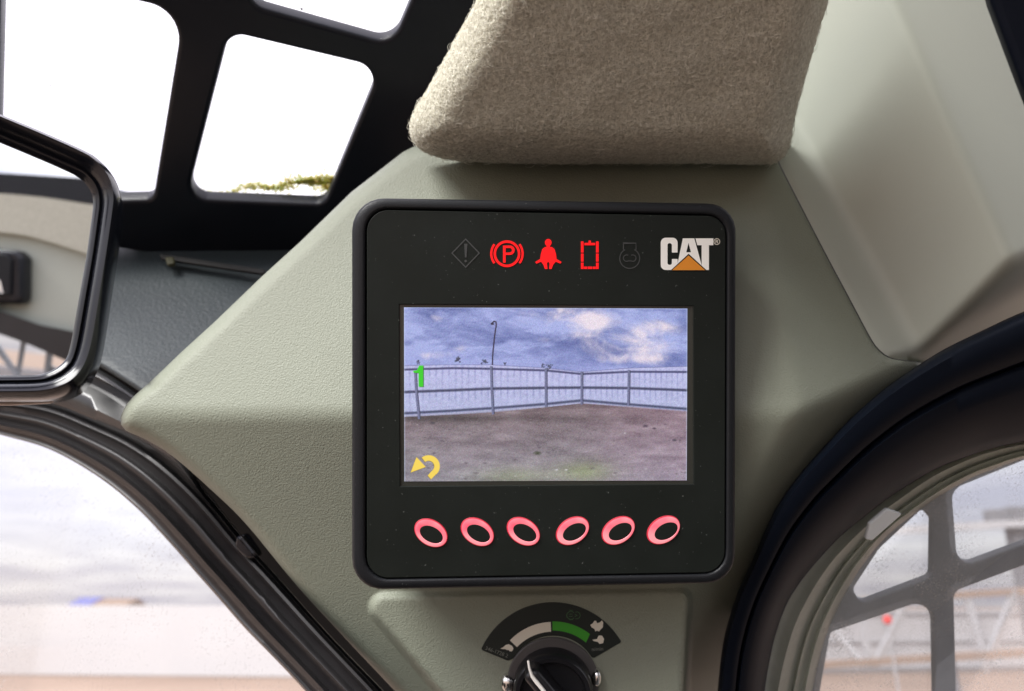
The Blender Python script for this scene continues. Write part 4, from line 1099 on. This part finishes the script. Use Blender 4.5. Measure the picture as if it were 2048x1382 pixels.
rabbit = [(1450, 420), (1480, 400), (1500, 370), (1520, 372), (1530, 400), (1565, 390), (1590, 365), (1605, 390), (1600, 450), (1570, 480), (1555, 500), (1530, 490), (1510, 500), (1500, 470), (1465, 450)]
machine = [(1475, 600), (1530, 590), (1550, 548), (1590, 550), (1615, 590), (1605, 640), (1560, 650), (1540, 625), (1490, 615)]
for nm, q in (('turtle_symbol', turtle), ('rabbit_symbol', rabbit), ('machine_symbol', machine)): flat(nm, DP, [[Zd(q)]], OD, M['cream'], dial)
eco = [ZS_ for ZS_ in ()]
def Ds(p, w, c=False): return [Zd(l) for l in stroke(p, w, c)]
eco = [Ds(arc(1215, 305, 48, 40, 320, 14), 9), Ds([(1165, 285), (1165, 330)], 8), Ds([(1195, 245), (1240, 245)], 8), Ds([(1195, 358), (1240, 358)], 8), Ds([(1190, 290), (1235, 290)], 8), Ds([(1190, 318), (1235, 318)], 8), Ds(arc(1285, 305, 42, -110, 110, 12), 9), Ds([(1260, 290), (1290, 305), (1262, 322)], 8)]
flat('eco_symbol', DP, eco, OD, M['greendim'], dial)
def text(s, px_, py_, size_px, ang, m, par, name, plane, off):
    cu = bpy.data.curves.new('t', 'FONT'); cu.body = s; cu.size = 1; cu.resolution_u = 2
    ob = bpy.data.objects.new('t', cu); COL.objects.link(ob); dg = bpy.context.evaluated_depsgraph_get(); dg.update()
    me = bpy.data.meshes.new_from_object(ob.evaluated_get(dg)); ca, sa = math.cos(R(ang)), math.sin(R(ang))
    V = [plane.wpt(px_ + size_px * (v.co.x * ca - v.co.y * sa), py_ - size_px * (v.co.x * sa + v.co.y * ca), off) for v in me.vertices]
    F = [list(p.vertices) for p in me.polygons]
    bpy.data.objects.remove(ob); bpy.data.curves.remove(cu); bpy.data.meshes.remove(me)
    return link(name, V, F, m, par, smooth=False)
M['textdim'] = mat('faint_print', (0.20, 0.21, 0.18), 0.6)
text('346-1728 2', *Zd([(178, 716)])[0], 10.5, -20, M['textdim'], dial, 'part_number', DP, OD)
text('n/min', *Zd([(1465, 735)])[0], 10.5, 3, M['textdim'], dial, 'unit_text', DP, OD)
cu_, cv_ = DP.uv(*Zd([dc])[0]); pxm = 0.99 * float(1 / wP(1106, 1340)) / FP
lathe('base_ring', DP, cu_, cv_, [(92 * pxm, -.002), (92 * pxm, .0012), (90 * pxm, .0018), (60 * pxm, .002)], M['ringgrey'], dial)
lathe('knob', DP, cu_, cv_ - 5 * pxm, [(79 * pxm, .0), (79 * pxm, .009), (77.5 * pxm, .0115), (74 * pxm, .0128), (66 * pxm, .0128), (62 * pxm, .011), (60 * pxm, .0095), (20 * pxm, .009)], M['knob'], dial)
def grip():
    a = R(-50); ca, sa = math.cos(a), math.sin(a)
    def L2(x, y): return (cu_ + (x * ca - y * sa) * pxm, cv_ + (x * sa + y * ca) * pxm)
    ol = [L2(x, y) for x, y in rpoly([(-74, -17), (74, -17), (74, 17), (-74, 17)], 14, 8)]
    plate('grip', DP, [ol], .016, .0035, M['knob'], dial, off=.0235, px=False)
    ln = [L2(x, y) for x, y in [(-68, -9.5), (-48, -10.5), (60, -10.5), (60, -6.5), (-46, -6.5), (-68, -6.5)]]
    ln = Zd([(690, 872), (700, 860), (712, 872), (730, 960), (765, 1045), (830, 1120), (900, 1217), (960, 1300), (930, 1300), (850, 1217), (780, 1130), (730, 1060), (705, 960)])
    return ln
grip()
KP = Plane(DP.p + DP.n * .0242, DP.n)
mark = Zd([(688, 872), (700, 858), (714, 870), (728, 950), (760, 1035), (825, 1115), (905, 1217), (960, 1290), (925, 1300), (855, 1217), (785, 1135), (732, 1060), (703, 960)])
plate('pointer_mark', KP, [mark], .002, .0005, M['white'], dial, off=.0010)
fin2 = Zd([(640, 1120), (700, 1060), (830, 1000), (1080, 1250), (1150, 1400), (800, 1400)])
for q, w_, h_ in (((455, 1110), 15, 20), ((1525, 1040), 11, 19)):
    cc = DP.uv(*Zd([q])[0])
    V, F = [], []; n = 28
    prof_ = [(1, -.001), (1, .001), (.92, .0025), (.72, .0040), (.4, .0050), (.12, .0052)]
    for r_, hh in prof_:
        for i in range(n):
            a = 2 * math.pi * i / n; V.append(DP.at(cc[0] + r_ * w_ * pxm * math.cos(a), cc[1] + r_ * h_ * pxm * math.sin(a), hh))
    for j in range(len(prof_) - 1):
        for i in range(n): F.append([j * n + i, j * n + (i + 1) % n, (j + 1) * n + (i + 1) % n, (j + 1) * n + i])
    F.append([(len(prof_) - 1) * n + i for i in range(n)])
    link('screw_head', V, F, M['chrome'], dial)
